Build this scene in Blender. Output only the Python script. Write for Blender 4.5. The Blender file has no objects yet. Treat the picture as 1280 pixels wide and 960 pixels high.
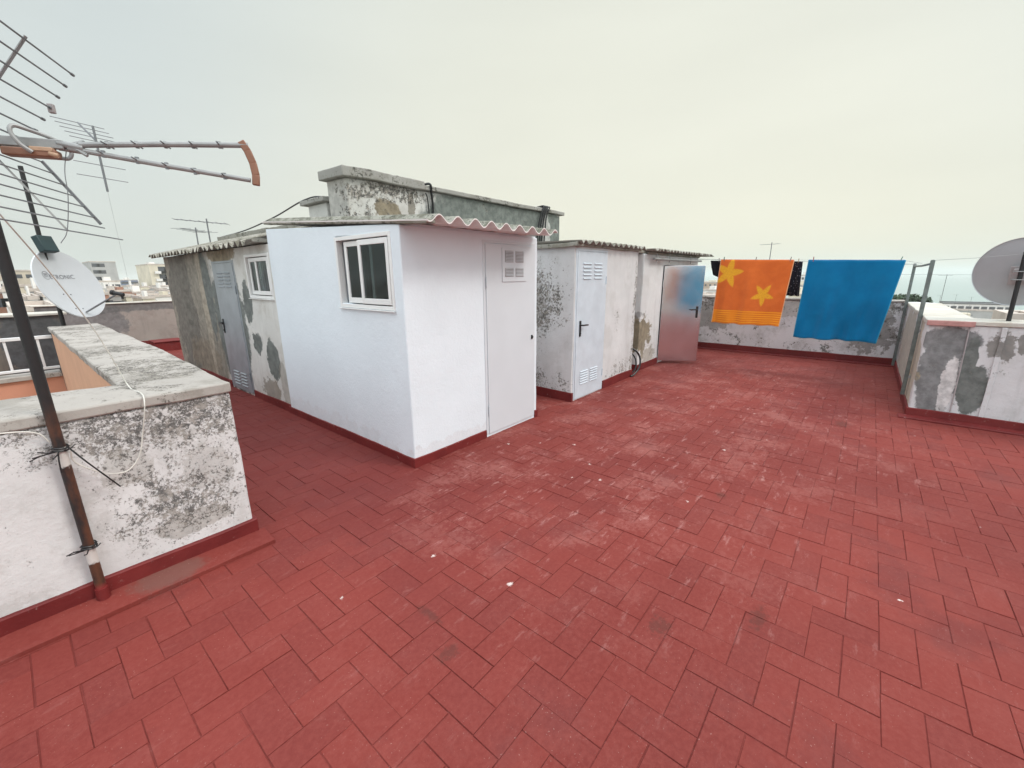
import bpy, bmesh, math, random
from mathutils import Vector, Matrix, noise as mnoise
R = math.radians
SC = bpy.context.scene
COL = SC.collection
random.seed(7)

# ------------------------------------------------------------------ camera
# world: x runs along the fronts of the sheds, y runs back along their left sides
CAMH = 1.6
FPX, PITCH, ROLL, AZ = 525.17, .25161, -.008658, .69548
def cam_axes():
    c, s = math.cos(PITCH), math.sin(PITCH)
    r, f, u = Vector((1, 0, 0)), Vector((0, c, -s)), Vector((0, s, c))
    cr, sr = math.cos(ROLL), math.sin(ROLL)
    r, u = cr*r + sr*u, -sr*r + cr*u
    def w(v):
        return Vector((v.x*math.sin(AZ) + v.y*math.cos(AZ), -v.x*math.cos(AZ) + v.y*math.sin(AZ), v.z))
    return w(r), w(u), w(f)
CR, CU, CF = cam_axes()
CAMP = Vector((0, 0, CAMH))
def ray(px, py):
    return CR*(px-640) - CU*(py-480) + CF*FPX
def at_x(px, py, x):
    r = ray(px, py); return CAMP + r*(x/r.x)
def at_y(px, py, y):
    r = ray(px, py); return CAMP + r*(y/r.y)
def at_z(px, py, z):
    r = ray(px, py); return CAMP + r*((z-CAMH)/r.z)
cd = bpy.data.cameras.new('camera'); cam = bpy.data.objects.new('camera', cd); COL.objects.link(cam)
M3 = Matrix((CR, CU, -CF)).transposed()
cam.matrix_world = Matrix.Translation(CAMP) @ M3.to_4x4()
cd.sensor_width = 36; cd.lens = FPX/1280*36; cd.clip_end = 30000; cd.clip_start = .05
SC.camera = cam

# ------------------------------------------------------------------ materials
class MT:
    def __init__(s, name):
        s.m = bpy.data.materials.new(name); s.m.use_nodes = True
        s.t = s.m.node_tree; s.b = s.t.nodes['Principled BSDF']
        s.P = s.t.nodes.new('ShaderNodeNewGeometry').outputs['Position']
        s.h = None
    def n(s, ty, **k):
        x = s.t.nodes.new(ty)
        for a, v in k.items(): setattr(x, a, v)
        return x
    def put(s, sock, v):
        if hasattr(v, 'is_linked') or isinstance(v, bpy.types.NodeSocket): s.t.links.new(v, sock)
        else:
            if isinstance(v, (tuple, list)) and len(v) == 3 and sock.type == 'RGBA': v = (*v, 1)
            sock.default_value = v
    def math(s, op, a, b=0., clamp=False):
        x = s.n('ShaderNodeMath', operation=op, use_clamp=clamp); s.put(x.inputs[0], a); s.put(x.inputs[1], b); return x.outputs[0]
    def vec(s, op, a, b=(0, 0, 0)):
        x = s.n('ShaderNodeVectorMath', operation=op); s.put(x.inputs[0], a); s.put(x.inputs[1], b)
        return x.outputs['Value' if op in ('LENGTH', 'DOT_PRODUCT') else 'Vector']
    def noise(s, scale, detail=4, rough=.6, vec=None, dist=0., sq=None):
        v = vec or s.P
        if sq: v = s.vec('MULTIPLY', v, sq)
        x = s.n('ShaderNodeTexNoise'); s.put(x.inputs['Vector'], v)
        x.inputs['Scale'].default_value = scale; x.inputs['Detail'].default_value = detail
        x.inputs['Roughness'].default_value = rough; x.inputs['Distortion'].default_value = dist
        return x.outputs['Fac']
    def mr(s, v, a, b, c=0., d=1.):
        x = s.n('ShaderNodeMapRange', interpolation_type='SMOOTHSTEP')
        for i, q in enumerate((v, a, b, c, d)): s.put(x.inputs[i], q)
        return x.outputs[0]
    def mix(s, f, a, b):
        x = s.n('ShaderNodeMix', data_type='RGBA'); s.put(x.inputs[0], f); s.put(x.inputs[6], a); s.put(x.inputs[7], b); return x.outputs[2]
    def sep(s, v=None):
        x = s.n('ShaderNodeSeparateXYZ'); s.put(x.inputs[0], v or s.P); return x.outputs
    def blob(s, c, r, k=.6, ns=5., soft=.08):
        """mask of an uneven patch round the point c with radii r (metres, big radius = any)"""
        d = s.vec('SUBTRACT', s.P, c); d = s.vec('MULTIPLY', d, tuple(1/q for q in r)); l = s.vec('LENGTH', d)
        l = s.math('ADD', l, s.math('MULTIPLY', s.math('SUBTRACT', s.noise(ns, 9, .72), .5), k*4.2))
        return s.mr(l, 1-soft, 1+soft, 1., 0.)
    def bump(s, h, dist=.004, strength=.6):
        x = s.n('ShaderNodeBump'); x.inputs['Distance'].default_value = dist; x.inputs['Strength'].default_value = strength
        s.put(x.inputs['Height'], h)
        if s.h: s.t.links.new(s.h, x.inputs['Normal'])
        s.h = x.outputs[0]; s.t.links.new(s.h, s.b.inputs['Normal'])
    def fin(s, col, rough=.7, metal=0., spec=.5):
        s.put(s.b.inputs['Base Color'], col); s.put(s.b.inputs['Roughness'], rough); s.put(s.b.inputs['Metallic'], metal)
        s.b.inputs['Specular IOR Level'].default_value = spec
        return s.m
def flat(name, col, rough=.6, metal=0., var=.15, ns=8., spec=.5):
    m = MT(name); f = m.mr(m.noise(ns, 5), .3, .7)
    c = m.mix(f, tuple(q*(1-var) for q in col), tuple(min(1, q*(1+var)) for q in col))
    m.bump(m.noise(ns*6, 4), .002, .3)
    return m.fin(c, rough, metal, spec)
M = {}
def mk_floor():
    m = MT('red_floor_paint')
    at = m.n('ShaderNodeAttribute', attribute_name='rnd'); rnd = at.outputs['Fac']
    big = m.noise(.55, 4, .55); mid = m.noise(3.2, 6, .65); fine = m.noise(45, 5, .7)
    c = m.mix(m.mr(big, .35, .65), (.152, .0235, .0190), (.200, .0345, .0270))
    c = m.mix(m.math('MULTIPLY', m.mr(rnd, 0, 1), .38), c, (.125, .022, .020))
    c = m.mix(m.math('MULTIPLY', m.mr(fine, .35, .7), .35), c, (.24, .056, .046))
    # worn, chalky zones
    st = m.math('ADD', m.math('MULTIPLY', m.noise(2.3, 4, .6), .5), m.math('MULTIPLY', m.noise(26, 8, .78), .5))
    zone = m.math('ADD', m.blob((5.6, 1.5, 0), (3.6, 1.9, 9), .35, 1.1, .6), m.blob((3.2, 1.9, 0), (1.6, .9, 9), .35, 1.5, .5), True)
    zone = m.math('MAXIMUM', zone, .14)
    worn = m.math('MULTIPLY', m.mr(st, .50, .585), zone)
    c = m.mix(m.math('MULTIPLY', worn, .34), c, (.37, .155, .135))
    streak = m.mr(m.noise(9, 9, .78, sq=(.5, 1.6, 1)), .56, .66)
    c = m.mix(m.math('MULTIPLY', m.math('MULTIPLY', streak, zone), .5), c, (.50, .29, .27))
    # scattered damp dark soil, then passage shade painted in
    dk = m.mr(m.noise(1.1, 9, .7), .52, .66)
    c = m.mix(m.math('MULTIPLY', dk, .4), c, (.105, .022, .022))
    corner = m.blob((1.55, 5.2, 0), (.8, 3.2, 9), .3, 2., .5)  # shade of the narrow passage beside the sheds, put into the floor colour
    c = m.mix(m.math('MULTIPLY', corner, .35), c, (.115, .022, .023))
    for (x, y, rx, ry) in ((2.04, .17, .075, .03), (1.69, .52, .055, .04), (5.64, .01, .11, .06), (3.17, .62, .04, .03), (1.05, 1.42, .02, .07), (.96, 1.18, .05, .03)):
        c = m.mix(m.math('MULTIPLY', m.blob((x, y, 0), (rx, ry, 9), 1.2, 30, .5), .42), c, (.055, .026, .02))
    # fresh cement showing beside the left parapet
    c = m.mix(m.math('MULTIPLY', m.blob((.30, 2.70, 0), (.16, .085, 9), .35, 14, .25), .6), c, (.15, .085, .07))
    # paint chips
    vo = m.n('ShaderNodeTexVoronoi', feature='F1'); m.put(vo.inputs['Vector'], m.vec('ADD', m.P, m.vec('MULTIPLY', m.n_vec(30), (.02, .02, 0)))); vo.inputs['Scale'].default_value = 9.5
    cell = m.sep(vo.outputs['Color'])[0]
    dist = m.math('ADD', vo.outputs['Distance'], m.math('MULTIPLY', m.math('SUBTRACT', m.noise(60, 6, .8), .5), .7))
    clus = m.math('MAXIMUM', m.blob((3.3, 1.5, 0), (1.1, .8, 9), .4, 1.5, .5), m.math('MULTIPLY', m.mr(m.noise(1.2, 3), .45, .62), .45))
    thr = m.math('SUBTRACT', 1., m.math('MULTIPLY', clus, .34))
    sz = m.mr(m.sep(vo.outputs['Color'])[1], 0, 1, -.03, .12)
    chip = m.math('MULTIPLY', m.math('GREATER_THAN', cell, thr), m.math('LESS_THAN', dist, sz))
    c = m.mix(chip, c, (.56, .47, .44))
    sp = m.math('MULTIPLY', m.mr(m.noise(110, 3, .6), .66, .71), m.mr(m.noise(2.2, 4), .40, .58))
    c = m.mix(m.math('MULTIPLY', sp, .45), c, (.45, .30, .27))
    h = m.math('ADD', m.math('MULTIPLY', mid, .5), m.math('MULTIPLY', fine, .5))
    m.bump(h, .003, .5); m.bump(m.noise(160, 3), .0012, .5)
    return m.fin(c, m.mr(m.noise(2.5, 4), .3, .7, .60, .78), 0, .22)
def _nvec(s, sc):
    x = s.n('ShaderNodeTexNoise'); s.put(x.inputs['Vector'], s.P); x.inputs['Scale'].default_value = sc; return x.outputs['Color']
MT.n_vec = _nvec
M['floor'] = mk_floor()
def mk_skirt():
    m = MT('red_skirting_paint')
    c = m.mix(m.mr(m.noise(3, 5), .35, .65), (.125, .0110, .0110), (.170, .018, .017))
    c = m.mix(m.math('MULTIPLY', m.mr(m.noise(22, 9, .8), .60, .66), .55), c, (.42, .34, .31))
    m.bump(m.noise(25, 5), .004, .6)
    return m.fin(c, .6, 0, .4)
M['skirt'] = mk_skirt()

def plaster(name, base, dirt=(.13, .12, .11), even=.88, speck=.0, mott=.3, speck_masks=(), patches=(), rain=.0, stain=(.33, .30, .26), bumpd=.006, topz=None, ssc=55, white_chips=0.):
    """lime wash on render: base colour, mottling, lichen specks and named patches"""
    m = MT(name)
    c = m.mix(m.mr(m.noise(1.6, 5, .6), .35, .68), tuple(q*even for q in base), base)
    st = m.mr(m.noise(2.4, 10, .76), .50, .62)
    c = m.mix(m.math('MULTIPLY', st, mott), c, stain)
    if rain:
        r = m.mr(m.noise(7, 6, .65, sq=(1, 1, .14)), .50, .70)
        c = m.mix(m.math('MULTIPLY', r, rain), c, dirt)
    for (cc, rr, col, amt, k, ns) in patches:
        b = m.blob(cc, rr, k, ns, .06)
        col2 = m.mix(m.mr(m.noise(11, 5, .65), .3, .7), tuple(q*.72 for q in col), tuple(q*1.2 for q in col))
        c = m.mix(m.math('MULTIPLY', b, amt), c, col2)
    f = m.math('ADD', m.math('MULTIPLY', m.noise(ssc*.62, 10, .80), .62), m.math('MULTIPLY', m.noise(ssc*.15, 8, .75), .38)); reg = m.mr(m.noise(3.1, 8, .75), .40, .62)
    d = m.math('MULTIPLY', reg, speck)
    for (cc, rr, amt) in speck_masks:
        d = m.math('ADD', d, m.math('MULTIPLY', m.blob(cc, rr, .30, 3.5, .5), amt))
    if topz:
        z = m.sep()[2]
        d = m.math('ADD', d, m.mr(z, topz[0], topz[1], 0, topz[2]))
    d = m.math('ADD', m.math('MULTIPLY', d, 1.), 0, True)
    lo = m.math('SUBTRACT', .635, m.math('MULTIPLY', d, .155))
    sm = m.mr(m.math('SUBTRACT', f, lo), -.014, .026)
    c = m.mix(m.math('MULTIPLY', sm, .88), c, m.mix(m.mr(m.noise(26, 4, .7), .42, .62), dirt, stain))
    if white_chips:
        w = m.mr(m.noise(12, 6, .7), .66, .69)
        c = m.mix(m.math('MULTIPLY', w, white_chips), c, (.62, .61, .58))
    m.bump(m.noise(7, 5), bumpd*2, .45); m.bump(m.math('ADD', m.noise(48, 6, .7), m.math('MULTIPLY', sm, -.3)), bumpd*.6, .7)
    return m.fin(c, .85, 0, .25)
BIG = 99
GREEN = (.165, .18, .17); GREY = (.22, .225, .225); BRN = (.25, .215, .155); LG = (.40, .39, .37)
M['white'] = plaster('white_wall_paint', (.74, .80, .85), even=.96, speck=-.6, mott=.02, bumpd=.005, stain=(.60, .61, .62), patches=[((2.03, 4.3, .10), (.3, 1.3, .12), (.58, .55, .55), .2, .8, 9), ((2.5, 2.79, .10), (.6, .3, .07), (.58, .52, .52), .22, .8, 9)], rain=.0)
M['plain_white'] = flat('white_gloss', (.78, .78, .77), .4, 0, .03)
M['left_par'] = plaster('lichen_limewash', (.70, .70, .70), dirt=(.06, .057, .052), stain=(.30, .28, .25), speck=.34, mott=.30, topz=(.45, 1.0, .30), ssc=125,
    speck_masks=[((.55, 2.8, .72), (.44, BIG, .42), .46), ((.50, 2.8, .30), (.34, BIG, .22), .42), ((.0, 2.8, .90), (.9, BIG, .14), .25), ((.62, 2.8, .90), (.25, BIG, .15), .35)],
    patches=[((.48, 2.8, .25), (.20, BIG, .07), (.30, .275, .24), .55, .4, 9), ((.25, 2.8, .66), (.12, BIG, .10), (.33, .31, .27), .4, .5, 9), ((.6, 2.8, .55), (.12, BIG, .14), (.36, .34, .31), .4, .5, 9)])
M['coping'] = plaster('weathered_coping', (.41, .385, .355), dirt=(.06, .055, .048), speck=.9, mott=.45, stain=(.20, .185, .155), ssc=150, bumpd=.004, rain=0, speck_masks=[((.6, 3.6, 1), (.5, .5, 9), .35), ((.6, 4.9, 1), (.5, .4, 9), .4), ((.5, 7.3, 1), (.5, .35, 9), .5)])
M['peach'] = flat('peach_render', (.56, .33, .215), .85, 0, .06, 3.)
M['salmon'] = flat('salmon_render', (.56, .27, .18), .85, 0, .06, 3.)
M['shed1'] = plaster('patched_limewash', (.68, .675, .645), speck=.34, mott=.28, stain=(.36, .32, .25), rain=.10, dirt=(.10, .09, .07),
    patches=[((2, 9.6, .9), (BIG, 2.35, 2.6), (.275, .255, .215), 1., .06, 3),
             ((2, 8.95, 1.2), (BIG, .52, 1.5), (.145, .14, .125), .75, .5, 2.4),
             ((2, 8.3, .35), (BIG, .65, .30), (.24, .20, .15), .6, .5, 4),
             ((2, 6.86, .95), (BIG, .60, 1.02), GREEN, 1., .22, 5),
             ((2, 7.62, 1.35), (BIG, .20, .62), GREEN, 1., .25, 5),
             ((2, 7.9, 1.2), (BIG, .12, 1.2), (.40, .36, .29), .8, .25, 4),
             ((2, 6.8, 1.95), (BIG, .55, .18), (.28, .23, .16), .9, .3, 5),
             ((2, 6.12, 1.28), (BIG, .13, .28), GREEN, 1., .4, 6),
             ((2, 5.98, .80), (BIG, .15, .14), GREEN, 1., .5, 7),
             ((2, 5.56, .62), (BIG, .19, .24), GREEN, 1., .35, 6),
             ((2, 5.75, .17), (BIG, .28, .17), (.20, .17, .13), .7, .6, 6),
             ((2, 5.30, .30), (BIG, .12, .3), (.30, .28, .24), .6, .6, 6)], white_chips=.5)
M['shed2'] = plaster('grimy_limewash', (.66, .665, .665), dirt=(.07, .065, .055), speck=.22, mott=.16, stain=(.28, .26, .22),
    speck_masks=[((4.54, 3.45, 1.35), (.2, .6, .5), .75), ((4.54, 3.6, .8), (.2, .6, .6), .3), ((5.9, 2.79, .18), (.45, .2, .2), .6), ((4.54, 3.2, .2), (.2, .8, .18), .5), ((5.75, 2.79, .95), (.12, .2, .2), .5), ((6.33, 2.79, 1), (.07, .2, 1.2), .7)],
    patches=[((4.54, 3.7, 1.35), (.06, .45, .4), (.30, .28, .25), .5, .6, 6)], rain=.08)
M['shed3'] = plaster('flaking_limewash', (.68, .685, .68), dirt=(.09, .08, .065), speck=.28, mott=.16, stain=(.32, .29, .24),
    patches=[((6.78, 3.05, .62), (.5, .4, .30), BRN, 1., .5, 6), ((6.95, 2.87, .55), (.10, .2, .34), BRN, .9, .55, 8), ((6.78, 3.1, .95), (.3, .3, .06), (.2, .2, .2), .6, .7, 12), ((7.2, 2.87, .2), (.28, .2, .16), (.36, .33, .27), .7, .7, 10)], rain=.12,
    speck_masks=[((7.1, 2.87, .3), (.4, .3, .3), .35)])
M['far_wall'] = plaster('sooty_limewash', (.70, .71, .72), dirt=(.06, .06, .055), speck=.8, mott=.35, stain=(.22, .21, .18),
    patches=[((9.93, 2.55, .75), (.3, .45, .36), (.20, .20, .18), .65, .6, 6), ((9.93, 1.0, .95), (.3, .7, .18), (.34, .32, .27), .5, .6, 8), ((9.93, -.15, .62), (.3, .32, .5), (.19, .18, .16), .75, .6, 6)], topz=(.7, 1.1, .3), ssc=35)
M['right_wall'] = plaster('cement_patched_limewash', (.66, .665, .67), dirt=(.07, .065, .06), speck=.5, mott=.15, stain=(.26, .24, .20), ssc=45,
    patches=[((6.47, -.72, .52), (.03, .17, .50), GREY, 1., .25, 5), ((6.47, -.74, .88), (.03, .24, .15), GREY, 1., .3, 5), ((6.47, -1.00, .38), (.03, .115, .27), GREEN, 1., .3, 5), ((6.47, -.93, .62), (.03, .06, .30), GREEN, 1., .3, 5),
             ((6.47, -.81, .38), (.03, .065, .30), (.60, .59, .58), 1., .4, 7),
             ((7.0, -.55, .5), (.45, .06, .6), (.40, .33, .2), .6, .6, 4), ((8.5, -.55, .5), (1.2, .03, .6), (.36, .31, .22), .6, .6, 4), ((6.47, -1.13, .85), (.03, .09, .14), (.17, .16, .14), .8, .6, 7), ((6.47, -1.3, .9), (.03, .07, .1), (.17, .16, .14), .8, .6, 7)],
    rain=.15)
M['block'] = plaster('black_streaked_limewash', (.60, .60, .57), dirt=(.035, .035, .032), speck=.62, mott=.3, ssc=30,
    speck_masks=[((3.75, 5.3, 2.74), (.75, .3, .13), .9), ((3.3, 5.3, 2.5), (.25, .3, .3), .5)],
    patches=[((6.35, 5.3, 2.35), (2.15, .06, .75), (.17, .19, .175), 1., .12, 3), ((5.5, 5.3, 2.18), (1.5, .06, .17), (.52, .52, .49), .8, .6, 5), ((3.72, 5.3, 2.47), (.24, .06, .17), BRN, 1., .4, 6), ((7.5, 5.3, 2.4), (.16, .06, .4), (.50, .50, .48), .8, .5, 5),
             ((4.12, 5.3, 2.5), (.06, .06, .3), (.2, .18, .14), .8, .6, 7), ((3.11, 5.55, 2.5), (.03, .5, .7), (.42, .41, .38), .8, .2, 4)])
M['block_cap'] = plaster('lichen_cap', (.34, .335, .31), dirt=(.05, .05, .04), speck=.85, mott=.5, ssc=40, stain=(.22, .21, .18))
M['masonry'] = plaster('brown_masonry', (.35, .315, .285), speck=.2, mott=.6, stain=(.26, .22, .20), rain=.3, dirt=(.17, .16, .155),
    patches=[((.5, 13.2, .65), (1.5, 9, .45), (.17, .17, .175), .8, .35, 2), ((1.7, 13.2, 1.0), (2, 9, .13), (.15, .15, .15), .8, .4, 3)])
M['masonry_dark'] = plaster('dark_stained_masonry', (.24, .21, .175), dirt=(.06, .06, .06), speck=.3, mott=.6, stain=(.12, .12, .12), rain=.4,
    patches=[((.25, 9.2, .7), (.35, 9, .6), (.11, .115, .12), .9, .35, 3)])
def mk_fibre(name, base, mossy, under):
    m = MT(name)
    g = m.t.nodes.new('ShaderNodeNewGeometry')
    nz = m.sep(g.outputs['Normal'])[2]
    top = m.mix(m.mr(m.noise(6, 7, .72), .42, .6), base, mossy)
    top = m.mix(m.mr(m.noise(38, 6, .7), .56, .62), top, (.07, .07, .06))
    top = m.mix(m.mr(m.noise(29, 5, .7), .62, .66), top, (.55, .53, .45))
    c = m.mix(m.mr(nz, .02, .1), under, top)
    m.bump(m.noise(40, 5), .006, .7)
    return m.fin(c, .9, 0, .2)
M['roof_pink'] = mk_fibre('fibre_cement_painted', (.30, .30, .26), (.13, .13, .10), (.74, .70, .68))
M['roof_old'] = mk_fibre('fibre_cement_old', (.34, .33, .29), (.14, .13, .10), (.25, .24, .21))
M['mortar'] = plaster('mossy_mortar', (.32, .31, .27), dirt=(.04, .04, .03), speck=.9, mott=.6, ssc=40, stain=(.16, .15, .11), bumpd=.012)
M['door_grey'] = flat('grey_door_paint', (.27, .30, .325), .38, .0, .13, 4)
M['door_white'] = flat('white_door_paint', (.63, .665, .70), .45, 0, .03, 2)
M['door_pale'] = flat('pale_door_paint', (.56, .625, .68), .4, 0, .07, 4)
def mk_galv():
    m = MT('galvanised_sheet')
    c = m.mix(m.mr(m.noise(5, 5), .3, .7), (.62, .63, .65), (.68, .69, .71))
    return m.fin(c, m.mr(m.noise(4, 4), .3, .7, .13, .16), 1.)
M['galv'] = mk_galv()
M['alu'] = flat('white_aluminium', (.78, .78, .77), .35, 0, .02)
M['black'] = flat('black_plastic', (.012, .012, .013), .45, 0, .1)
M['dark_in'] = flat('dark_interior', (.10, .10, .10), .9)
M['curtain'] = flat('pale_curtain', (.45, .46, .44), .8)
def mk_glass():
    m = MT('window_glass')
    out = m.t.nodes['Material Output']
    tr = m.n('ShaderNodeBsdfTransparent'); tr.inputs[0].default_value = (.34, .40, .40, 1)
    gl = m.n('ShaderNodeBsdfGlossy'); gl.inputs['Roughness'].default_value = .03; gl.inputs[0].default_value = (.9, .95, .95, 1)
    fr = m.n('ShaderNodeFresnel'); fr.inputs[0].default_value = 1.4
    mx = m.n('ShaderNodeMixShader'); m.t.links.new(fr.outputs[0], mx.inputs[0]); m.t.links.new(tr.outputs[0], mx.inputs[1]); m.t.links.new(gl.outputs[0], mx.inputs[2])
    m.t.links.new(mx.outputs[0], out.inputs[0]); return m.m
M['glass'] = mk_glass()
def mk_rust():
    m = MT('rusty_pole')
    c = m.mix(m.mr(m.noise(9, 6, .65, sq=(1, 1, .3)), .42, .60), (.022, .018, .018), (.11, .042, .022))
    z = m.sep()[2]
    c = m.mix(m.mr(m.math('ADD', z, m.math('MULTIPLY', m.noise(9, 3), .3)), 1.0, 1.35), c, (.018, .017, .018))
    for (zz, hh) in ((.805, .045), (.29, .045)):
        d = m.math('ABSOLUTE', m.math('SUBTRACT', z, zz))
        d = m.math('ADD', d, m.math('MULTIPLY', m.math('SUBTRACT', m.noise(35, 4), .5), .05))
        c = m.mix(m.mr(d, hh-.008, hh+.004, 1, 0), c, (.62, .60, .57))
    c = m.mix(m.mr(z, .10, .14, 1, 0), c, (.24, .03, .028))
    m.bump(m.noise(60, 5), .003, .8)
    return m.fin(c, .6, .15)
M['rust'] = mk_rust()
M['steel'] = flat('dull_green_steel', (.16, .19, .18), .5, .3, .25, 12)
M['steel_l'] = flat('aluminium_tube', (.30, .31, .31), .5, .25, .15)
M['rod'] = flat('grey_rod', (.20, .21, .22), .45, .6, .15)
M['cap'] = flat('grey_plastic', (.36, .33, .33), .6)
M['brown'] = flat('brown_plastic', (.24, .115, .07), .55, 0, .12)
M['brown_l'] = flat('faded_brown_plastic', (.46, .30, .20), .6, 0, .15)
M['dkgreen'] = flat('dark_green_box', (.012, .035, .04), .5)
M['dish'] = flat('dish_enamel', (.55, .575, .60), .45, 0, .02)
M['dish_back'] = flat('dish_back_enamel', (.36, .37, .385), .5, 0, .03)
M['ink'] = flat('grey_print', (.13, .13, .15), .5)
M['wire'] = flat('grey_wire', (.35, .36, .36), .5)
M['cable_w'] = flat('off_white_cable', (.62, .61, .56), .5)
M['rail'] = flat('white_railing_paint', (.70, .71, .72), .45, 0, .04)
M['pink_brick'] = flat('pink_brick', (.46, .24, .22), .8, 0, .12, 20)
M['bottle_green'] = flat('peg_plastic', (.20, .16, .14), .5)

def towel_mat(name, fn):
    m = MT(name); uv = m.n('ShaderNodeUVMap').outputs[0]
    c = fn(m, uv)
    x = m.noise(340, 3, .7); m.bump(x, .004, .8); m.bump(m.noise(8, 3), .01, .3)
    m.fin(c, .95, 0, .1); m.b.inputs['Sheen Weight'].default_value = .15
    return m.m
def star(m, uv, cx, cy, rad, rot, asp):
    d = m.vec('SUBTRACT', uv, (cx, cy, 0)); d = m.vec('MULTIPLY', d, (asp, 1, 0)); s = m.sep(d)
    th = m.math('ARCTAN2', s[1], s[0]); l = m.vec('LENGTH', d)
    w = m.math('DIVIDE', m.math('ARCCOSINE', m.math('COSINE', m.math('MULTIPLY', m.math('SUBTRACT', th, rot), 5))), math.pi)
    rr = m.math('DIVIDE', rad, m.math('ADD', 1.12, m.math('MULTIPLY', m.math('POWER', w, 1.35), 1.75)))
    return m.mr(m.math('SUBTRACT', rr, l), -.02, .028)
def hem(m, uv, c, col):
    x = m.sep(uv); e = m.math('MINIMUM', x[0], m.math('SUBTRACT', 1., x[0])); e = m.math('MINIMUM', e, m.math('ADD', m.math('ABSOLUTE', x[1]), 0))
    return m.mix(m.mr(e, .006, .012, .8, 0), c, col)
def orange(m, uv):
    c = m.mix(m.mr(m.noise(5, 4), .3, .7), (.64, .135, .028), (.72, .165, .034))
    v = m.sep(uv)[1]
    st = m.mr(m.math('SINE', m.math('MULTIPLY', v, 190)), -.4, .4)
    band = m.math('MULTIPLY', m.mr(v, .225, .215, 1, 0), 1)
    band = m.mr(v, .215, .225, 1, 0)
    c = m.mix(band, c, m.mix(st, (.72, .17, .015), (.86, .33, .03)))
    sp = m.mr(m.noise(70, 3), .4, .6)
    ye = m.mix(sp, (.86, .47, .03), (.74, .36, .03))
    for q in ((.15, .80, .27, .12, 1.12), (.685, .475, .20, 1.0, 1.12)):
        c = m.mix(m.math('MULTIPLY', star(m, uv, *q), .85), c, ye)
    return hem(m, uv, c, (.85, .50, .28))
M['orange'] = towel_mat('orange_terry', orange)
M['orange_plain'] = towel_mat('orange_plain_terry', lambda m, uv: m.mix(m.noise(5), (.70, .20, .05), (.78, .26, .07)))
M['blue'] = towel_mat('blue_terry', lambda m, uv: hem(m, uv, m.mix(m.mr(m.noise(3.5, 5), .35, .68), (.002, .140, .315), (.003, .165, .36)), (.04, .32, .50)))
M['sky_blue'] = towel_mat('sky_blue_terry', lambda m, uv: m.mix(m.noise(3), (.02, .42, .75), (.03, .50, .85)))
M['slate'] = towel_mat('slate_cotton', lambda m, uv: m.mix(m.noise(3), (.10, .17, .28), (.12, .20, .33)))
def polka(m, uv):
    vo = m.n('ShaderNodeTexVoronoi'); m.put(vo.inputs['Vector'], uv); vo.inputs['Scale'].default_value = 14; vo.inputs['Randomness'].default_value = .4
    return m.mix(m.math('LESS_THAN', vo.outputs['Distance'], .16), (.010, .011, .018), (.35, .36, .42))
M['polka'] = towel_mat('dotted_black_cotton', polka)
M['blackcloth'] = flat('black_cotton', (.008, .008, .010), .95, 0, .2, 8, .1)

# ------------------------------------------------------------------ mesh helpers
def nb(): return bmesh.new()
def obj(name, bm, mat, parent=None, sharp=32, bevel=0., label=None):
    me = bpy.data.meshes.new(name); bm.normal_update()
    for f in bm.faces: f.smooth = True
    bm.to_mesh(me); bm.free(); me.set_sharp_from_angle(angle=R(sharp))
    for x in (mat if isinstance(mat, (list, tuple)) else [mat]): me.materials.append(x)
    o = bpy.data.objects.new(name, me); COL.objects.link(o)
    if parent:
        o.parent = parent; o.matrix_parent_inverse = parent.matrix_world.inverted()
    if bevel:
        b = o.modifiers.new('bevel', 'BEVEL'); b.width = bevel; b.segments = 2; b.limit_method = 'ANGLE'; b.angle_limit = R(40); b.harden_normals = False
    if label: o['label'] = label
    return o
def thing(name, label, cat, loc=(0, 0, 0), group=None, rz=0.):
    o = bpy.data.objects.new(name, None); COL.objects.link(o)
    o.location = loc; o.rotation_euler = (0, 0, rz); o.empty_display_size = .2
    o.matrix_world = Matrix.Translation(loc) @ Matrix.Rotation(rz, 4, 'Z')
    o['label'] = label; o['category'] = cat
    if group: o['group'] = group
    return o
def tag(o, label, cat, group=None):
    o['label'] = label; o['category'] = cat
    if group: o['group'] = group
    return o
def struct(o): o['kind'] = 'structure'; return o
def box(bm, x0, x1, y0, y1, z0, z1, mi=0):
    v = [bm.verts.new((x, y, z)) for x in (x0, x1) for y in (y0, y1) for z in (z0, z1)]
    for q in ((0, 1, 3, 2), (4, 6, 7, 5), (0, 4, 5, 1), (2, 3, 7, 6), (0, 2, 6, 4), (1, 5, 7, 3)):
        f = bm.faces.new([v[i] for i in q]); f.material_index = mi
def obox(bm, c, ux, uy, uz, sx, sy, sz):
    """box about centre c with axes and full sizes"""
    v = [bm.verts.new(Vector(c) + ux*(i*sx/2) + uy*(j*sy/2) + uz*(k*sz/2)) for i in (-1, 1) for j in (-1, 1) for k in (-1, 1)]
    for q in ((0, 1, 3, 2), (4, 6, 7, 5), (0, 4, 5, 1), (2, 3, 7, 6), (0, 2, 6, 4), (1, 5, 7, 3)): bm.faces.new([v[i] for i in q])
def refine(br, step):
    br = sorted(set(round(b, 4) for b in br)); out = [br[0]]
    for a, b in zip(br, br[1:]):
        n = max(1, int(math.ceil((b-a)/step)))
        out += [a + (b-a)*i/n for i in range(1, n+1)]
    return out
def wob(p, amp, s=2.2):
    return Vector(p) + mnoise.noise_vector(Vector(p)*s)*amp + mnoise.noise_vector(Vector(p)*s*5+Vector((9, 3, 1)))*amp*.45
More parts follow.
